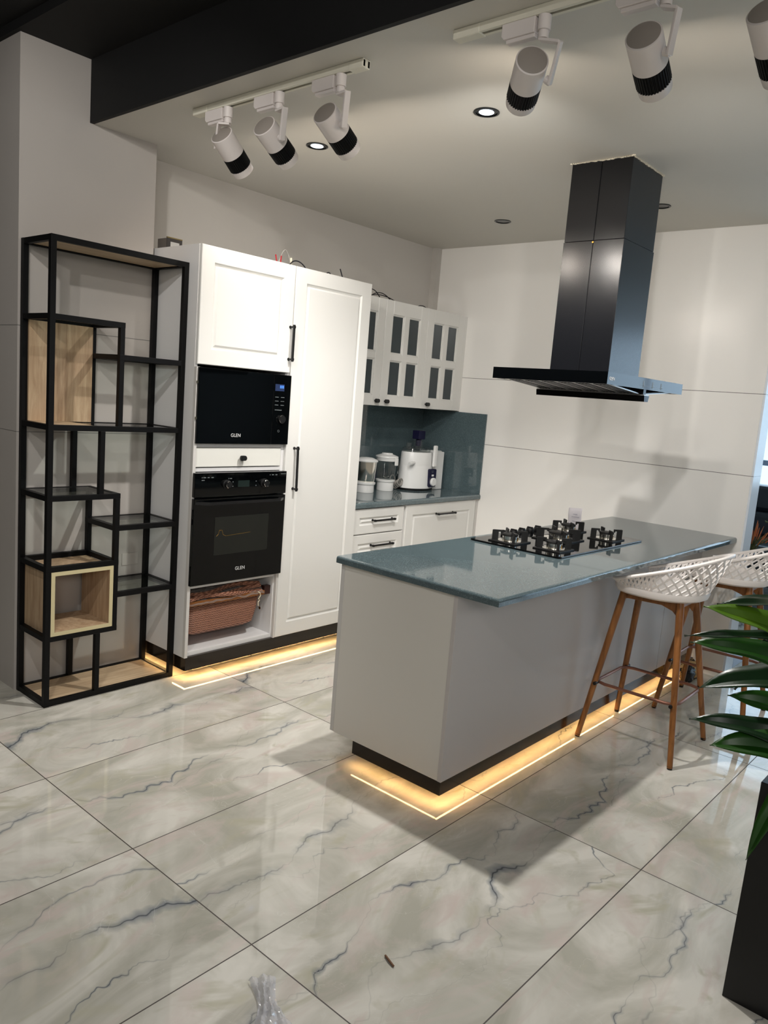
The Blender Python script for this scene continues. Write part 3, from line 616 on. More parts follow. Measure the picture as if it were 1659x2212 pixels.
# ---------------- hob
HX0, HX1, HY0, HY1, HZ = -1.705, -.788, -2.206, -1.707, IZ + .0005
hob = thing('gas_hob', (-1.25, -1.96, HZ), 'black glass gas hob with five burners on the island', 'hob')
mb = MB(); r = .02; poly = []
for cx, cy, a0 in ((HX1 - r, HY1 - r, 0), (HX0 + r, HY1 - r, 90), (HX0 + r, HY0 + r, 180), (HX1 - r, HY0 + r, 270)):
    for k in range(5): a = math.radians(a0 + 22.5 * k); poly.append((cx + r * math.cos(a), cy + r * math.sin(a)))
mb.prism(poly, HZ, HZ + .008); mb.build('glass_plate', M['blackgl'], hob, bevel=.002)
def burner(x, y, s):
    z = HZ + .008
    b = MB(); q = .082 * s
    # square dish tray with raised rim
    b.prism([(x - q, y - q), (x + q, y - q), (x + q, y + q), (x - q, y + q)], z, z + .006)
    sup = b.build('pan_support', M['cast'], hob, bevel=.001)
    MB().lathe((x, y, z + .006), (0, 0, 1), [(0, q * .82), (.0015, q * .84), (.003, q * .6), (.0035, q * .5)], n=4 * 8).build('drip_tray', M['steel'], hob, smooth=True)
    MB().lathe((x, y, z + .008), (0, 0, 1), [(0, .036 * s), (.003, .040 * s), (.021, .040 * s), (.023, .034 * s)]).build('burner_ring', M['steel'], hob, smooth=True)
    cap = MB(); rings = []
    for zz, rr in ((.0235, .040), (.026, .042), (.033, .042), (.036, .036)):
        rings.append([cap.bm.verts.new((x + (rr * s + (.0008 if k % 2 else 0)) * math.cos(k * PI / 36), y + (rr * s + (.0008 if k % 2 else 0)) * math.sin(k * PI / 36), z + .006 + zz)) for k in range(72)])
    cap.skin(rings); cap.build('burner_cap', M['cast'], hob, smooth=True)
    MB().cyl((x + .042 * s, y - .024 * s, z + .006), (x + .042 * s, y - .024 * s, z + .020), .003).build('igniter', M['brass'], hob)
    MB().cyl((x + .042 * s, y - .024 * s, z + .020), (x + .042 * s, y - .024 * s, z + .034), .003).build('igniter_tip', M['plastic'], hob)
    for k in range(4):   # upright hooked plates
        a = math.radians(45 + 90 * k); dx, dy = math.cos(a), math.sin(a); h = .062
        A = MB(); t_ = .0035; nx_, ny_ = -dy * t_, dx * t_
        h = .056; prof = [(.096, .002), (.063, .002), (.063, .046), (.052, .046), (.050, .039), (.043, .039), (.043, h), (.093, h), (.096, h - .003)]
        va = [A.bm.verts.new((x + dx * s * p - nx_, y + dy * s * p - ny_, z + q2)) for p, q2 in prof]; vb = [A.bm.verts.new((x + dx * s * p + nx_, y + dy * s * p + ny_, z + q2)) for p, q2 in prof]
        nn = len(prof); A.bm.faces.new(va); A.bm.faces.new(list(reversed(vb)))
        for i in range(nn): A.bm.faces.new((va[i], vb[i], vb[(i + 1) % nn], va[(i + 1) % nn]))
        A.build('support_arm', M['cast'], hob)
for x, y, s in ((-1.585, -1.865, .92), (-1.545, -2.085, .88), (-1.265, -1.955, 1.2), (-.955, -1.845, .92), (-.985, -2.085, .88)): burner(x, y, s)
for k in range(5):
    x = -1.455 + .082 * k
    kb = MB().lathe((x, -1.755, HZ + .008), (0, 0, 1), [(0, .021), (.004, .022), (.016, .020), (.022, .018)]).build('knob', M['blackplastic'], hob, smooth=True)
    MB().box((x - .005, -1.772, HZ + .024), (x + .005, -1.738, HZ + .036)).build('knob_grip', M['blackplastic'], kb, bevel=.002)
note = thing('paper_note', (-.93, -1.86, HZ + .0088), 'small white handwritten paper note standing behind the hob burners', 'note')
mb = MB(); g = []
for i in range(9):
    row = []
    for j in range(9):
        u = i / 8; v = j / 8; row.append(mb.bm.verts.new((-.872 - .035 * u + .004 * math.sin(6 * v), -1.795 - .098 * u, HZ + .0095 + .118 * v + .012 * u * v)))
    g.append(row)
for i in range(8):
    for j in range(8): mb.bm.faces.new((g[i][j], g[i + 1][j], g[i + 1][j + 1], g[i][j + 1]))
nt_ = mb.build('sheet', M['paper'], note, smooth=True); sm = nt_.modifiers.new('thick', 'SOLIDIFY'); sm.thickness = .0006
for (u0, u1, v) in ((.40, .72, .72), (.30, .86, .60), (.36, .62, .40)):
    MB().tube([(-.8765 - .035 * u + .004 * math.sin(6 * v), -1.795 - .098 * u, HZ + .0095 + .118 * v + .012 * u * v + .0018 * math.sin(u * 90)) for u in [u0 + (u1 - u0) * k / 30 for k in range(31)]], .0006, 5).build('handwriting', M['ink'], note)

# ================================================================ RANGE HOOD
HDX0, HDX1, HDY0, HDY1, HDZ0, HDZ1 = -1.7635, -.928, -2.3605, -1.7913, 1.6534, 1.7046
CX0, CX1, CY0, CY1 = -1.455, -1.1225, -2.2119, -1.9095
hood = thing('range_hood', (-1.3, -2.07, 1.597), 'black island range hood with a tall chimney hanging from the ceiling', 'range hood')
mb = MB(); t_ = .012
mb.box((HDX0, HDY0, HDZ1 - .004), (HDX1, HDY1, HDZ1)); mb.box((HDX0, HDY0, HDZ0), (HDX0 + t_, HDY1, HDZ1 - .004)); mb.box((HDX1 - t_, HDY0, HDZ0), (HDX1, HDY1, HDZ1 - .004)); mb.box((HDX0 + t_, HDY0, HDZ0), (HDX1 - t_, HDY0 + t_, HDZ1 - .004)); mb.box((HDX0 + t_, HDY1 - t_, HDZ0), (HDX1 - t_, HDY1, HDZ1 - .004))
can = mb.build('canopy', M['blackgl'], hood)
mb = MB(); mb.box((HDX0 + t_, HDY0 + t_, HDZ0 + .006), (HDX1 - t_, HDY1 - t_, HDZ0 + .012)); mb.build('underside_frame', M['silver'], hood)
# two filter panels sloping down to the centre visor
for xa, xb in ((HDX0 + .055, -1.376), (HDX1 - .055, -1.319)):
    za, zb = HDZ0 + .005, 1.633; P = lambda u, y, dz: (xa + (xb - xa) * u, y, za + (zb - za) * u + dz)
    mb = MB()
    def slab(u0, u1, y0, y1, dz0, dz1):
        v = [mb.bm.verts.new(P(u, y, dz)) for u, y, dz in ((u0, y0, dz0), (u1, y0, dz0), (u1, y1, dz0), (u0, y1, dz0), (u0, y0, dz1), (u1, y0, dz1), (u1, y1, dz1), (u0, y1, dz1))]
        for f in ((0, 3, 2, 1), (4, 5, 6, 7), (0, 1, 5, 4), (1, 2, 6, 5), (2, 3, 7, 6), (3, 0, 4, 7)): mb.bm.faces.new([v[i] for i in f])
    slab(0, 1, HDY0 + .03, HDY1 - .03, .002, .005); mb.build('filter', M['baffle'], hood)
    mb = MB(); NB = 6; st_ = (HDY1 - HDY0 - .06) / NB
    for k in range(NB + 1): y = HDY0 + .03 + st_ * k; slab(0, 1, y - .006, y + .006, -.002, .002)
    slab(0, .06, HDY0 + .03, HDY1 - .03, -.002, .002); slab(.94, 1, HDY0 + .03, HDY1 - .03, -.002, .002); mb.build('filter_frame', M['silver'], hood)
    mb = MB()
    for k in range(NB):
        for j in range(1, 5): y = HDY0 + .03 + st_ * (k + j / 5); slab(.08, .92, y - .004, y + .004, -.004, .002)
    mb.build('baffle_ribs', M['baffle'], hood)
MB().prism([(-1.375, 1.6255), (-1.32, 1.6255), (-1.33, 1.598), (-1.370, 1.598)], -2.362, -1.80, 'y').build('visor', M['blackgl'], hood)
box((-1.374, -2.360, 1.6257), (-1.322, -1.801, 1.6300)).build('visor_glint', M['silver'], hood)  # bright reflected line above the visor, modelled as a thin silver strip
box((-1.362, -2.35, 1.6300), (-1.334, -1.81, HDZ0 + .006)).build('visor_mount', M['baffle'], hood)
def duct(z0, z1, e, name):
    mb = MB(); ym = -2.062; g_ = .0022
    mb.box((CX0 + e, CY0 + e, z0), (CX1 - e, ym - g_, z1)); mb.box((CX0 + e, ym + g_, z0), (CX1 - e, CY1 - e, z1)); mb.box((CX0 + e + .004, ym - g_, z0), (CX1 - e - .004, ym + g_, z1))
    return mb.build(name, M['blackmet'], hood, bevel=.001, seg=1)
duct(HDZ1, 2.31, 0, 'chimney_lower'); duct(2.312, ZC - .001, .0022, 'chimney_upper')
MB().cyl((CX0 - .004, -2.062, 2.303), (CX0 + .003, -2.062, 2.303), .004).build('screw', M['brass'], hood)
text_mesh('lettering', 'GLEN', .020, (-1.722, HDY0 - .0005, 1.677), (1, 0, 0), (0, 0, 1), M['logo'], hood)
mb = MB()
for x in (-1.40, -1.30, -1.20): mb.box((x, HDY0 - .0008, 1.662), (x + .012, HDY0, 1.69))
mb.box((-1.44, HDY0 - .0008, 1.668), (-1.17, HDY0, 1.6692)); mb.build('touch_marks', M['dimlogo'], hood)
# ragged filler line where the duct meets the ceiling
mb = MB(); 
for k in range(34):
    u = k / 33; y = CY1 + (CY0 - CY1) * u; mb.box((CX0 - .004, y - .007, ZC - .004 - .004 * random.random()), (CX0 + .004, y + .007, ZC - .0005))
for k in range(34):
    u = k / 33; x = CX0 + (CX1 - CX0) * u; mb.box((x - .007, CY0 - .004, ZC - .004 - .005 * random.random()), (x + .007, CY0 + .004, ZC - .0005))
mb.build('filler_line', M['chip'], hood)

# ================================================================ DISPLAY SHELF
SX0, SX1, SY0, SY1, SZ, B = -3.2515, -2.5700, -.5265, -.2420, 2.0914, .0245
sh = thing('display_shelf', ((SX0 + SX1) / 2, (SY0 + SY1) / 2, 0), 'tall black metal display shelf with staggered glass and oak boards', 'shelf')
def sb(a, b, name, m='black', bev=.0008): return box(a, b).build(name, M[m], sh, bevel=bev)
for x in (SX0, SX1 - B):
    for y in (SY0, SY1 - B): sb((x, y, 0), (x + B, y + B, SZ), 'post')
def loop(x0, x1, z):   # rectangular tube ring; z = bottom of the tube
    mb = MB(); e = .0004
    mb.box((x0, SY0 + e, z), (x1, SY0 + B - e, z + B)); mb.box((x0, SY1 - B + e, z), (x1, SY1 - e, z + B)); mb.box((x0 + e, SY0 + B, z), (x0 + B - e, SY1 - B, z + B)); mb.box((x1 - B + e, SY0 + B, z), (x1 - e, SY1 - B, z + B))
    return mb.build('shelf_frame', M['black'], sh, bevel=.0008)
XM = -2.898; XN = -3.0025
loop(SX0 + .001, SX1 - .001, SZ - B); loop(SX0 + .001, XM, 1.742); loop(XM - B, SX1 - .001, 1.597); loop(SX0 + .001, SX1 - .001, 1.268); loop(SX0 + .001, XM, .953); loop(XM - B, SX1 - .001, .797)
loop(SX0 + .001, XM, .632); loop(SX0 + .001, XM, .308); loop(XM - B, SX1 - .001, .472); loop(SX0 + .001, SX1 - .001, .001)
for x, z0, z1 in ((XM - B, 1.2925, 1.742), (XN - B + .02, .9775, 1.268), (XM - B, .3325, .953), (XN - B + .02, .0255, .308)):
    for y in (SY0 + .0006, SY1 - B - .0006): sb((x + .0006, y, z0), (x + B - .0006, y + B, z1), 'upright')
box((XN - B + .022, SY0 + B, .004), (XN + .018, SY1 - B, .020)).build('cross_bar', M['black'], sh)
ye, yf = SY0 + .004, SY1 - .004
box((SX0 + B, SY0 + B, SZ - .018), (SX1 - B, SY1 - B, SZ - .004)).build('top_board', M['oakx'], sh, label='oak top board')
box((SX0 + B, SY0 + B, .006), (SX1 - B, SY1 - B, .022)).build('bottom_board', M['oakx'], sh, label='oak bottom board')
box((SX0 + B, SY1 - B - .012, 1.2926), (XM - B, SY1 - B - .001, 1.742)).build('back_panel', M['oak'], sh, label='oak back panel')
box((SX0 + B, SY0 + B, 1.282), (-3.03, SY1 - B, 1.292)).build('shelf_board', M['oakx'], sh, label='oak shelf board')
for x0, x1, z in ((-3.028, SX1 - B, 1.284), (SX0 + B, XM - B, .970), (XM, SX1 - B, .814), (XM, SX1 - B, .489), (XM, SX1 - B, 1.610), (SX0 + B, XM - B, 1.756)):
    box((x0, SY0 + B - .004, z), (x1, SY1 - B + .004, z + .006)).build('glass_shelf', M['glass'], sh)
X0, X1, Z0, Z1 = SX0 + B + .001, XM - B - .001, .3330, .6315; t_ = .018
MB().box((X0, SY0 + .001, Z1 - t_), (X1, SY1 - .02, Z1)).box((X0, SY0 + .001, Z0), (X1, SY1 - .02, Z0 + t_)).box((X0, SY0 + .001, Z0 + t_), (X0 + t_, SY1 - .02, Z1 - t_)).box((X1 - t_, SY0 + .001, Z0 + t_), (X1, SY1 - .02, Z1 - t_)).build('box_insert', M['oak'], sh, label='open oak box')
mb = MB().box((X0, SY0, Z1 - t_), (X1, SY0 + .001, Z1)).box((X0, SY0, Z0), (X1, SY0 + .001, Z0 + t_)).box((X0, SY0, Z0 + t_), (X0 + t_, SY0 + .001, Z1 - t_)).box((X1 - t_, SY0, Z0 + t_), (X1, SY0 + .001, Z1 - t_))
mb.build('box_edge', M['oakedge'], sh)
tag(box((-2.712, -.2410, .548), (-2.617, -.2376, .612)).build('wall_plate', M['outlet'], bevel=.002), 'blank pale wall plate behind the display shelf', 'wall plate')

# ================================================================ TRACK LIGHTING
XTK = -2.785
def track(y0, y1, label):
    t = thing('track_rail', (XTK, (y0 + y1) / 2, ZC - .03), label, 'track rail', 'ceiling light tracks')
    mb = MB(); h = .026
    mb.box((XTK - .018, y0, ZC - h), (XTK - .006, y1, ZC - .0005)); mb.box((XTK + .006, y0, ZC - h), (XTK + .018, y1, ZC - .0005)); mb.box((XTK - .006, y0, ZC - .006), (XTK + .006, y1, ZC - .0005))
    mb.build('rail', M['track'], t, bevel=.001); box((XTK - .0058, y0 + .03, ZC - .014), (XTK + .0058, y1 - .03, ZC - .0062)).build('channel', M['blackplastic'], t)
    for a, b in ((y0, y0 + .07), (y1 - .10, y1)): box((XTK - .0195, a, ZC - h - .003), (XTK + .0195, b, ZC - .0004)).build('end_cap', M['track'], t, bevel=.004)
    return t
track(-1.832, -.845, 'white ceiling track holding the three spotlights nearest the tall cabinets')
track(-3.24, -2.214, 'white ceiling track in front of the range hood, its near end out of view')
def spot_head(name_i, P0, P1, stemy, elbow, pivot, label, power, behind=False):
    P0 = Vector(P0); P1 = Vector(P1); d = (P1 - P0).normalized(); R_ = .048; L = .185
    P1 = P0 + d * L
    t = thing('spotlight', (XTK, stemy, P0.z - .1), label, 'spotlight', 'white track spotlights')
    z = ZC - .026
    mb = MB(); mb.prism([(stemy + .022, z), (stemy + .135, z), (stemy + .135, z - .034), (stemy + .126, z - .044), (stemy + .022, z - .044)], XTK - .017, XTK + .017, 'x')
    mb.box((XTK - .012, stemy + .022, z - .055), (XTK + .012, stemy + .120, z - .044)); mb.build('adapter', M['fitting'], t, bevel=.002)
    MB().lathe((XTK, stemy, z - .0005), (0, 0, -1), [(0, .019), (.040, .019), (.041, .014), (.044, .014), (.045, .0155), (.062, .0155)]).build('stem', M['fitting'], t, smooth=True)
    e = Vector(elbow); p = Vector(pivot); s0 = Vector((XTK, stemy, z - .060))
    arm = MB(); nrm = (p - (P0 + d * (p - P0).dot(d))).normalized()
    a1 = s0 + Vector((0, 0, -.006)); arm.strip([a1 - (e - a1).normalized() * .010, e], Vector((0, 0, 1)), .026, .009)
    arm.strip([e + Vector((0, 0, .004)), p + Vector((0, 0, -.008))], nrm, .026, .009)
    arm.cyl(p + nrm * .004, p - nrm * .016, .0115, .0115, 16); arm.build('arm', M['fitting'], t, bevel=.002)
    MB().lathe(P0, d, [(0, .045), (.002, R_), (.094, R_)], n=48).build('head', M['fitting'], t, smooth=True)
    MB().lathe(P0, -d, [(0, R_ - .004), (.0012, R_ - .006), (.0014, .001)], n=40).build('end_cap', M['capgrey'], t, smooth=True)
    mb = MB(); x, y = mb.frame(P0, d); rings = []
    for q in (.094, .155):
        rings.append([mb.bm.verts.new(P0 + d * q + x * ((R_ - (.003 if k % 4 < 2 else -.0003)) * math.cos(k * 2 * PI / 144)) + y * ((R_ - (.003 if k % 4 < 2 else -.0003)) * math.sin(k * 2 * PI / 144))) for k in range(144)])
    mb.skin(rings); mb.build('ribbed_band', M['black'], t, label='black ribbed cooling band')
    MB().lathe(P0, d, [(.155, R_), (.183, R_ - .002), (.185, R_ - .004), (.180, R_ - .008)], n=48, cap1=False).build('front_ring', M['fitting'], t, smooth=True)
    MB().lathe(P0, d, [(.178, R_ - .008), (.1785, .001)], n=32, cap1=False).build('lens', M['spotlens'], t, smooth=True)
    light('SPOT', 'spotlight_beam', P0 + d * .20, power, NEUT, d, spot_size=1.7, spot_blend=.9, shadow_soft_size=.03)
def side(P0, d, off, q):   # point beside the head
    return None
G1 = 'one of the three spotlights on the track near the tall cabinets: '
spot_head(1, (-2.8, -1.047, 2.533), (-2.656, -1.015, 2.432), -1.066, (XTK - .02, -1.035, 2.575), (-2.782, -.990, 2.500), 'white track spotlight nearest the back wall, its arm hidden behind the head', 2)
spot_head(2, (-2.8, -1.316, 2.526), (-2.635, -1.287, 2.439), -1.383, (XTK, -1.418, 2.577), (XTK + .025, -1.380, 2.482), 'white track spotlight in the middle of the rear track', 4)
spot_head(3, (-2.8, -1.653, 2.518), (-2.645, -1.634, 2.437), -1.712, (XTK, -1.748, 2.576), (XTK + .025, -1.715, 2.476), 'white track spotlight beside the open end of the rear track', 7)
spot_head(4, (-2.8, -2.511, 2.519), (-2.639, -2.372, 2.451), -2.530, (XTK + .0, -2.590, 2.555), (XTK + .035, -2.545, 2.470), 'white track spotlight directly left of the hood, its arm bent to the right', 30)
spot_head(5, (-2.8, -2.845, 2.512), (-2.615, -2.816, 2.429), -2.889, (XTK, -2.926, 2.562), (XTK + .02, -2.905, 2.470), 'white track spotlight above the bar stool, second on the front track', 30)
spot_head(6, (-2.8, -3.150, 2.500), (-2.645, -3.157, 2.401), -3.205, (XTK, -3.24, 2.56), (XTK + .02, -3.21, 2.47), 'white track spotlight cut off by the right edge of the picture', 26)
# downlights
def downlight(x, y, lit, label, power=84):
    t = thing('downlight', (x, y, ZC - .004), label, 'downlight', 'recessed ceiling downlights')
    MB().lathe((x, y, ZC), (0, 0, -1), [(0, .052), (.0035, .052), (.005, .047), (.0045, .043)], n=36, cap1=False).build('trim_ring', M['reflector'], t, smooth=True)
    MB().lathe((x, y, ZC - .001), (0, 0, -1), [(0, .020), (.0005, .043)], n=32, cap1=True).build('reflector', M['reflector'], t, smooth=True)
    if lit:
        MB().lathe((x, y, ZC - .002), (0, 0, -1), [(0, .030), (.002, .026), (.004, .012)], n=24).build('bulb', M['lens'], t, smooth=True)
        light('SPOT', 'downlight_beam', (x, y, ZC - .02), power, (1, .975, .94), (0, 0, -1), spot_size=2.4, spot_blend=.6, shadow_soft_size=.03)
downlight(-2.204, -.978, True, 'lit round downlight next to the rear track spotlights', 13)
downlight(-2.184, -1.921, True, 'lit round downlight in the ceiling left of the front spotlights')
downlight(-.603, -.980, False, 'unlit black round downlight between wall corner and hood chimney')
downlight(-.591, -1.986, False, 'unlit round downlight half hidden behind the hood chimney')

# ================================================================ BAR STOOLS
def stool_parts(t):
    # feet (local, seat faces +Y)
    fx, fy, tx, ty, zt = .229, .222, .098, .130, .725
    mbp = {}
    for sx in (-1, 1):
        for sy in (-1, 1):
            a = Vector((sx * fx, sy * fy, .006)); b = Vector((sx * (tx + .005), sy * (ty), zt))
            MB().cyl(a, b, .0125, .0175, 16).build('leg', M['legwood'], t, smooth=True)
            MB().cyl(a - Vector((0, 0, .006)), a + (b - a).normalized() * .008, .0115, .0128, 16).build('foot_cap', M['blackplastic'], t, smooth=True)
            MB().box((b.x - .018, b.y - .018, zt), (b.x + .018, b.y + .018, zt + .010)).build('seat_pad', M['blackplastic'], t, bevel=.003)
    for sx in (-1, 1): MB().prism([(-ty - .012, zt), (ty + .012, zt), (ty + .012, zt - .048), (ty - .020, zt - .038), (-ty + .080, zt - .034), (-ty + .030, zt - .050), (-ty + .0, zt - .078)], sx * tx - .011, sx * tx + .011, 'x').build('side_rail', M['legwood'], t, bevel=.003)
    for sy in (-1, 1): MB().box((-tx, sy * ty - .011, zt - .028), (tx, sy * ty + .011, zt - .004)).build('cross_rail', M['legwood'], t, bevel=.003)
    k = .27 / .73; rx = fx + (tx - fx) * k + .0; ry = fy + (ty - fy) * k
    zr = .27; pts = []; c = .05; hx, hy = rx - .006, ry + .004
    pts = [(-hx, -hy + c, zr), (-hx, hy - c, zr), (-hx + .015, hy - .012, zr), (-hx + c, hy, zr), (hx - c, hy, zr), (hx - .015, hy - .012, zr), (hx, hy - c, zr), (hx, -hy + c, zr), (hx - .015, -hy + .012, zr), (hx - c, -hy, zr), (-hx + c, -hy, zr), (-hx + .015, -hy + .012, zr)]
    MB().tube(pts, .0075, 10, closed=True).build('foot_ring', M['copper'], t, smooth=True)
    mb = MB()
    for sx in (-1, 1):
        for sy in (-1, 1): mb.cyl((sx * (rx + .024), sy * (ry - .008), zr), (sx * (rx - .02), sy * (ry - .008), zr), .0085, .0085, 10)
    mb.build('ring_bolts', M['blackplastic'], t, smooth=True)
    # shell: U-shaped wall from front left round the back to front right
    NS = 96
    def U(s, t2):     # s in 0..1 along the U, t2 0 bottom..1 rim
        # lower outline
        a = s * 2 - 1; sg = 1 if a > 0 else -1; q = abs(a)
        hw = .200 + .040 * t2                # half width
        back = .205 + .085 * t2              # distance behind centre
        front = .135 + .012 * t2
        if q > .42:                          # straight side
            u = (q - .42) / .58; y = -back + hw * .92 + (front + back - hw * .92) * u; x = sg * (hw - .030 * u ** 3)
        else:
            an = q / .42 * PI / 2; x = sg * hw * math.sin(an); y = -back + hw * .92 * (1 - math.cos(an))
        yy = y
        hgt = .205 - .165 * min(1, max(0, (yy + .30) / .43)) ** .9
        z = .752 + .018 * (1 if q > .9 else 0) * 0 + hgt * t2
        return Vector((x, yy, z))
    def nrm(s, t2):
        e = 1e-3; a = U(min(1, s + e), t2) - U(max(0, s - e), t2); b = U(s, min(1, t2 + e)) - U(s, max(0, t2 - e)); return a.cross(b).normalized()
    lat = MB(); ND = 33
    for k in range(ND + 1):
        for dr_ in (1, -1):
            s_ = k / ND; pts = [U(s_, 0)]; nn = [nrm(s_, 0)]
            for j in range(1, 13):
                h_ = (U(s_, 1) - U(s_, 0)).length; s_ += dr_ * .62 * h_ / 12 / 1.12
                if not 0 <= s_ <= 1: break
                pts.append(U(s_, j / 12)); nn.append(nrm(s_, j / 12))
            if len(pts) >= 3: lat.strip(pts, nn, .0085, .006)
    lat.build('lattice_back', M['seat'], t, label='open diamond lattice sides and back')
    rim = MB(); rp = [U(i / NS, 1) for i in range(NS + 1)]
    fr = [Vector((.185, .245, .785)), Vector((.15, .262, .765))]
    rim.tube(rp, .0085, 8); rim.build('rim', M['seat'], t, smooth=True)
    pan = MB(); outer = [U(i / NS, 0) for i in range(NS + 1)]; n = NS + 1
    front_arc = [Vector((.168 * math.cos(a), .138 + .028 * math.sin(a), .760 - .002 * math.sin(a))) for a in [PI * k / 12 for k in range(13)]]
    outl = outer + front_arc if outer[-1].x > 0 else outer + list(reversed(front_arc))
    cen = sum(outl, Vector()) / len(outl); rings = []
    for sc, dz in ((1.045, .012), (1.05, -.002), (1.02, -.018), (.93, -.028), (.6, -.032), (.02, -.032)):
        rings.append([pan.bm.verts.new(Vector((cen.x + (p.x - cen.x) * sc, cen.y + (p.y - cen.y) * sc, p.z + dz))) for p in outl])
    up = []
    for sc, dz in ((1.0, .006), (.95, -.006), (.7, -.014), (.02, -.018)):
        up.append([pan.bm.verts.new(Vector((cen.x + (p.x - cen.x) * sc, cen.y + (p.y - cen.y) * sc, p.z + dz))) for p in outl])
    pan.skin(list(reversed(up)) + rings, True, True); pan.build('seat', M['seat'], t, smooth=True)
def copy_tree(o, parent=None):
    c = o.copy(); COL.objects.link(c); c.parent = parent
    for ch in [q for q in bpy.data.objects if q.parent == o]: copy_tree(ch, c)
    return c
st = thing('bar_stool', (0, 0, 0), 'white lattice bar stool on brown legs, in full view at the island', 'bar stool', 'bar stools at the island')
stool_parts(st)
st2 = copy_tree(st); st2['label'] = 'white lattice bar stool further back, cut by the right edge and plant leaves'
st.location = (-1.268, -2.515, 0); st.rotation_euler = (0, 0, math.radians(1.5))
st2.location = (-.585, -2.607, 0); st2.rotation_euler = (0, 0, math.radians(3))

# ================================================================ PLANTER AND PLANT
PXc, PYc = -2.52, -3.585
pl = thing('planter', (PXc, PYc, 0), 'tall square black stone planter at the right edge', 'planter')
mb = MB(); rings = []
for z, h in ((0, .214), (.60, .204), (.62, .204), (.62, .188), (.57, .186)): rings.append([mb.bm.verts.new((PXc + sx * h, PYc + sy * h, z)) for sx, sy in ((-1, -1), (1, -1), (1, 1), (-1, 1))])
mb.skin(rings); mb.build('pot', M['planter'], pl, bevel=.0015)
box((PXc - .186, PYc - .186, .571), (PXc + .186, PYc + .186, .585)).build('soil', M['soil'], pl)
plant = thing('potted_plant', (PXc, PYc, .585), 'leafy dark green plant with long strap leaves in the black planter', 'plant')
mb = MB()
for dx, dy, h in ((-.03, .02, 1.02), (.05, -.03, 1.25), (.0, -.06, .82)): mb.tube([(PXc + dx, PYc + dy, .585), (PXc + dx * 1.2, PYc + dy, (.585 + h) / 2), (PXc + dx * .9, PYc + dy * 1.1, h)], [.017, .014, .011], 10)
mb.build('stem', M['cane'], plant, smooth=True)
def leaf(base, tip, wid, sag, m, roll=0.0, bend=.5):
    base = Vector(base); tip = Vector(tip); mb = MB(); NL = 22
    d = tip - base; mid = (base + tip) / 2 + Vector((0, 0, sag)); sidev = d.cross(Vector((0, 0, 1))).normalized(); rows = []
    for i in range(NL + 1):
        u = i / NL; p = base * (1 - u) ** 2 + mid * 2 * u * (1 - u) + tip * u * u
        tg = ((mid - base) * (1 - u) + (tip - mid) * u).normalized(); upv = sidev.cross(tg).normalized()
        q = Matrix.Rotation(roll * (1 - .3 * u), 4, tg); sv = q @ sidev; uv = q @ upv
        ww = wid * (math.sin(PI * min(1, u * .98 + .02)) ** .72) * (1 - .35 * u) * 1.1 + (.004 if u < .1 else 0)
        if i == NL: ww = .0006
        wav = .004 * math.sin(u * 17)
        rows.append([mb.bm.verts.new(p + sv * (k * ww / 2) + uv * ((-abs(k) * -.22 * ww) + (wav * k))) for k in (-1, -.5, 0, .5, 1)])
    mb.skin(rows, False, False, closed=False)
    o = mb.build('leaf', M[m], plant, smooth=True); sm_ = o.modifiers.new('thick', 'SOLIDIFY'); sm_.thickness = .0012
    return o
B0 = Vector((-2.55, -3.55, 0))
def base(z): return (-2.55, -3.56, z)
LV = [(base(.925), (-2.70, -3.168, 1.035), .080, .035, 'leafb', .25), (base(1.05), (-2.66, -3.19, 1.040), .060, .05, 'leafd', -.2), (base(.99), (-2.72, -3.135, .947), .035, .03, 'leafd', .1),
      (base(.86), (-2.71, -3.150, .931), .075, .055, 'leafm', .3), (base(.84), (-2.69, -3.182, .804), .085, .09, 'leafd', .2), (base(.76), (-2.68, -3.257, .805), .075, .02, 'leafm', .35),
      (base(.66), (-2.70, -3.173, .714), .062, .06, 'leafd', .3), (base(.64), (-2.72, -3.242, .668), .090, .06, 'leafm', .3), ((-2.66, -3.50, .66), (-2.790, -3.389, 0.432), .050, .17, 'leafm', .2),
      (base(.86), (-2.66, -3.318, .974), .05, .02, 'leafd', .2), (base(.95), (-2.60, -3.25, .80), .07, .11, 'leafd', 0),
      (base(1.15), (-2.35, -3.20, 1.25), .07, .06, 'leafm', 0), (base(1.18), (-2.80, -3.80, 1.22), .07, .08, 'leafm', 0), (base(1.1), (-2.3, -3.9, 1.05), .08, .1, 'leafd', 0), (base(.9), (-2.15, -3.5, .85), .08, .12, 'leafm', 0), (base(.8), (-2.65, -3.95, .7), .08, .12, 'leafd', 0), (base(1.2), (-2.5, -3.5, 1.6), .07, .0, 'leafm', 0), (base(1.15), (-2.62, -3.42, 1.5), .06, .04, 'leafd', 0)]
for b_0, t_0, w_0, s_0, m_0, r_0 in LV: leaf(b_0, t_0, w_0 * 1.28, s_0, m_0, -.62 - .5 * r_0)

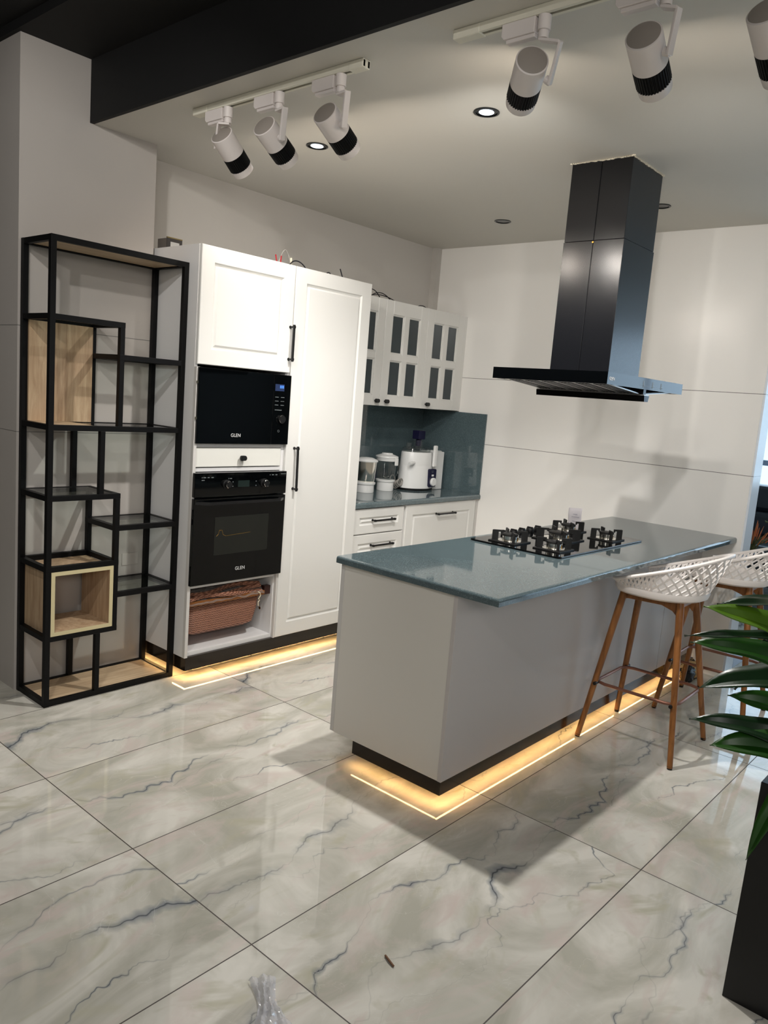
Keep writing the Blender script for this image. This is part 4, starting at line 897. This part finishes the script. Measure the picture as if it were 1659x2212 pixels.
# ================================================================ SHOWROOM BEYOND THE WALL
so = thing('sofa', (3.3, -2.5, 0), 'black leather sofa in front of the showroom window', 'sofa')
box((2.75, -3.7, .08), (3.75, -1.2, .30)).build('base', M['leather'], so, bevel=.03, seg=3)
for k in range(3):
    y = -3.68 + k * .82
    box((2.72, y, .30), (3.42, y + .80, .455)).build('seat_cushion', M['leatherlt'], so, bevel=.05, seg=3)
    box((3.36, y, .44), (3.62, y + .80, .70)).build('back_cushion', M['leather'], so, bevel=.05, seg=3)
    box((3.42, y, .68), (3.70, y + .80, .955)).build('head_cushion', M['leather'], so, bevel=.06, seg=3)
for y in (-3.72, -3.0, -1.3): box((2.85, y, 0), (2.91, y + .06, .08)).build('leg', M['black'], so)
ct = thing('side_table', (2.1, -2.1, 0), 'small side table with thin black metal legs by the sofa', 'table')
for x, y in ((1.9, -1.86), (2.25, -1.86), (1.9, -2.35), (2.25, -2.35)): box((x, y - .011, 0), (x + .022, y + .011, .40)).build('leg', M['black'], ct)
box((1.9, -2.36, .03), (2.27, -1.85, .052)).build('base_rail', M['black'], ct); box((1.88, -2.38, .40), (2.29, -1.83, .418)).build('table_top', M['blackgl'], ct, bevel=.003)
gp = thing('grass_plant', (2.05, -1.98, .4185), 'small orange tipped grass plant on the side table', 'plant')
MB().lathe((2.05, -1.98, .4185), (0, 0, 1), [(0, .05), (.03, .062), (.06, .058)]).build('pot', M['blackplastic'], gp, smooth=True)
for m_, cnt, hh in (('grassg', 46, .20), ('grasso', 60, .27)):
    mb = MB()
    for k in range(cnt):
        a = random.random() * 2 * PI; rr = random.random() * .16; h = hh * (.65 + .45 * random.random()) * (1 - rr * 1.2); z = .477
        p0 = Vector((2.05 + .02 * math.cos(a), -1.98 + .02 * math.sin(a), z)); p2 = p0 + Vector((rr * math.cos(a), rr * math.sin(a), h)); p1 = (p0 + p2) / 2 + Vector((-.2 * rr * math.cos(a), -.2 * rr * math.sin(a), .02))
        if m_ == 'grasso': p0 = p0 * .45 + p2 * .55
        mb.tube([p0, p1 if m_ != 'grasso' else (p0 + p2) / 2, p2], [.004, .0045, .0008], 5)
    mb.build('blades' if m_ == 'grassg' else 'flower_spikes', M[m_], gp, kind='stuff')
tag(box((.28, -2.46, 0), (.62, -2.22, .13)).build('carton', M['crate'], bevel=.003), 'low pale blue carton on the floor behind the wall end', 'box')
cr = thing('crumpled_bag', (-.16, -2.36, 0), 'crumpled leopard print bag on the floor where island meets wall', 'bag')
mb = MB(); bmesh.ops.create_icosphere(mb.bm, subdivisions=4, radius=1)
for v in mb.bm.verts:
    n_ = noise.noise(v.co * 1.9) * .35 + noise.noise(v.co * 4.5) * .16; v.co = v.co * (1 + n_); v.co = Vector((v.co.x * .10 - .17, v.co.y * .055 - 2.345, max(.0, v.co.z * .055 + .05)))
mb.build('bag_body', M['leopard'], cr, smooth=True)
mb = MB(); bmesh.ops.create_icosphere(mb.bm, subdivisions=3, radius=1)
for v in mb.bm.verts:
    n_ = noise.noise(v.co * 2.3 + Vector((5, 1, 2))) * .4; v.co = v.co * (1 + n_); v.co = Vector((v.co.x * .05 - .25, v.co.y * .03 - 2.37, max(0, v.co.z * .05 + .05)))
mb.build('dark_lining', M['blackplastic'], cr, smooth=True)
mb = MB().prism([(-.16, .07), (-.09, .105), (-.03, .09), (-.05, .04)], -2.31, -2.30, 'y'); mb.build('card_tag', M['boxgrey'], cr)

# ================================================================ SMALL THINGS
cbx = thing('small_carton', (-2.51, -.26, ZT + .0003), 'small dark carton with pale label on top of the oven cabinet', 'box')
box((-2.551, -.297, ZT + .0003), (-2.466, -.215, ZT + .050)).build('body', M['boxgrey'], cbx)
box((-2.553, -.301, ZT + .0003), (-2.464, -.297, ZT + .054)).build('front', M['boxdark'], cbx); box((-2.553, -.3022, ZT + .051), (-2.464, -.294, ZT + .056)).build('edge_stripe', M['yellow'], cbx); box((-2.533, -.3022, ZT + .0005), (-2.482, -.301, ZT + .034)).build('label_patch', M['boxlabel'], cbx)
def cable(name, pts, r, m, label): return tag(MB().tube(pts, r, 7).build(name, M[m], smooth=True), label, 'cable')
def arc(p0, p1, h, n=14, wob=0):
    p0 = Vector(p0); p1 = Vector(p1); return [p0.lerp(p1, k / n) + Vector((0, wob * math.sin(5 * k / n), h * math.sin(PI * k / n))) for k in range(n + 1)]
zt = ZT + .002
cable('cable', arc((-2.035, -.55, zt), (-1.945, -.55, zt + .008), .075), .0022, 'greycable', 'grey cable loop arching on top of the oven cabinet')
tag(MB().tube([(-1.945, -.55, zt), (-1.947, -.55, zt + .045)], .006, 8).build('cable_connector', M['cord'], smooth=True), 'pale cable connector where oven cabinet meets pantry', 'connector')
for k, (x, dx) in enumerate(((-2.052, -.012), (-2.028, .004))): tag(MB().tube([(x, -.56, zt), (x + dx, -.56, zt + .042)], .0035, 8).build('cable_end', M['red'], smooth=True), ('red sleeved cable end on the oven cabinet, leaning left' if k == 0 else 'red sleeved cable end on the oven cabinet, standing upright'), 'cable')
cable('cable', arc((-1.975, -.57, zt), (-1.85, -.56, zt), .035, wob=.01), .0035, 'cable', 'black cable hump at the seam above the pantry door')
cable('cable', arc((-1.70, -.57, zt), (-1.645, -.56, zt), .014), .003, 'cable', 'low black cable arc on the middle of the pantry top')
cable('cable', [(-1.565, -.57, zt), (-1.575, -.57, zt + .02), (-1.59, -.57, zt + .048)], .0035, 'cable', 'black cable end sticking up near the pantry right edge')
mb = MB()
for p0, p1, h in (((-1.26, -.30, 2.163), (-1.06, -.30, 2.163), .04), ((-1.10, -.31, 2.163), (-.95, -.31, 2.163), .045), ((-1.03, -.30, 2.165), (-.83, -.30, 2.163), .035), ((-1.06, -.31, 2.164), (-.80, -.31, 2.163), .02), ((-.55, -.31, 2.163), (-.46, -.31, 2.163), .012)):
    mb.tube(arc(p0, p1, h, wob=.004), .003, 6)
tag(mb.build('cable_tangle', M['cable'], smooth=True), 'tangle of black cables on top of the wall cabinets', 'cable')
# clear wrapper on the floor
mb = MB(); g = []; A_ = Vector((-3.60, -2.485, 0)); ux = Vector((-.075, -.125, 0)); uy = Vector((.052, -.036, 0))
for i in range(33):
    row = []
    for j in range(17):
        u = i / 32; v = j / 16; wv = 1 - .35 * math.sin(PI * u) + .9 * max(0, u - .55)
        p = A_ + ux * u * 1.15 + uy * (v - .5) * 1.15 * wv; z = .004 + .016 * abs(noise.noise(Vector((u * 7, v * 5, 3)))) + .016 * abs(math.sin(v * 9 + u * 4)) * math.sin(PI * v)
        row.append(mb.bm.verts.new((p.x, p.y, z)))
    g.append(row)
for i in range(32):
    for j in range(16): mb.bm.faces.new((g[i][j], g[i + 1][j], g[i + 1][j + 1], g[i][j + 1]))
film = glassmat('crinkled clear wrapper', (.94, .94, .96), f0=.14, rough=.10, haze=.42, hazecol=(.92, .92, .97))
tag(mb.build('plastic_wrapper', film, smooth=True), 'crinkled clear plastic wrapper lying on the floor tiles', 'wrapper')
tag(MB().tube([(-3.297, -2.648, .004), (-3.306, -2.670, .006), (-3.311, -2.690, .0035)], .0032, 7).build('twig', M['twig'], smooth=True), 'short brown twig lying on the marble floor', 'debris')
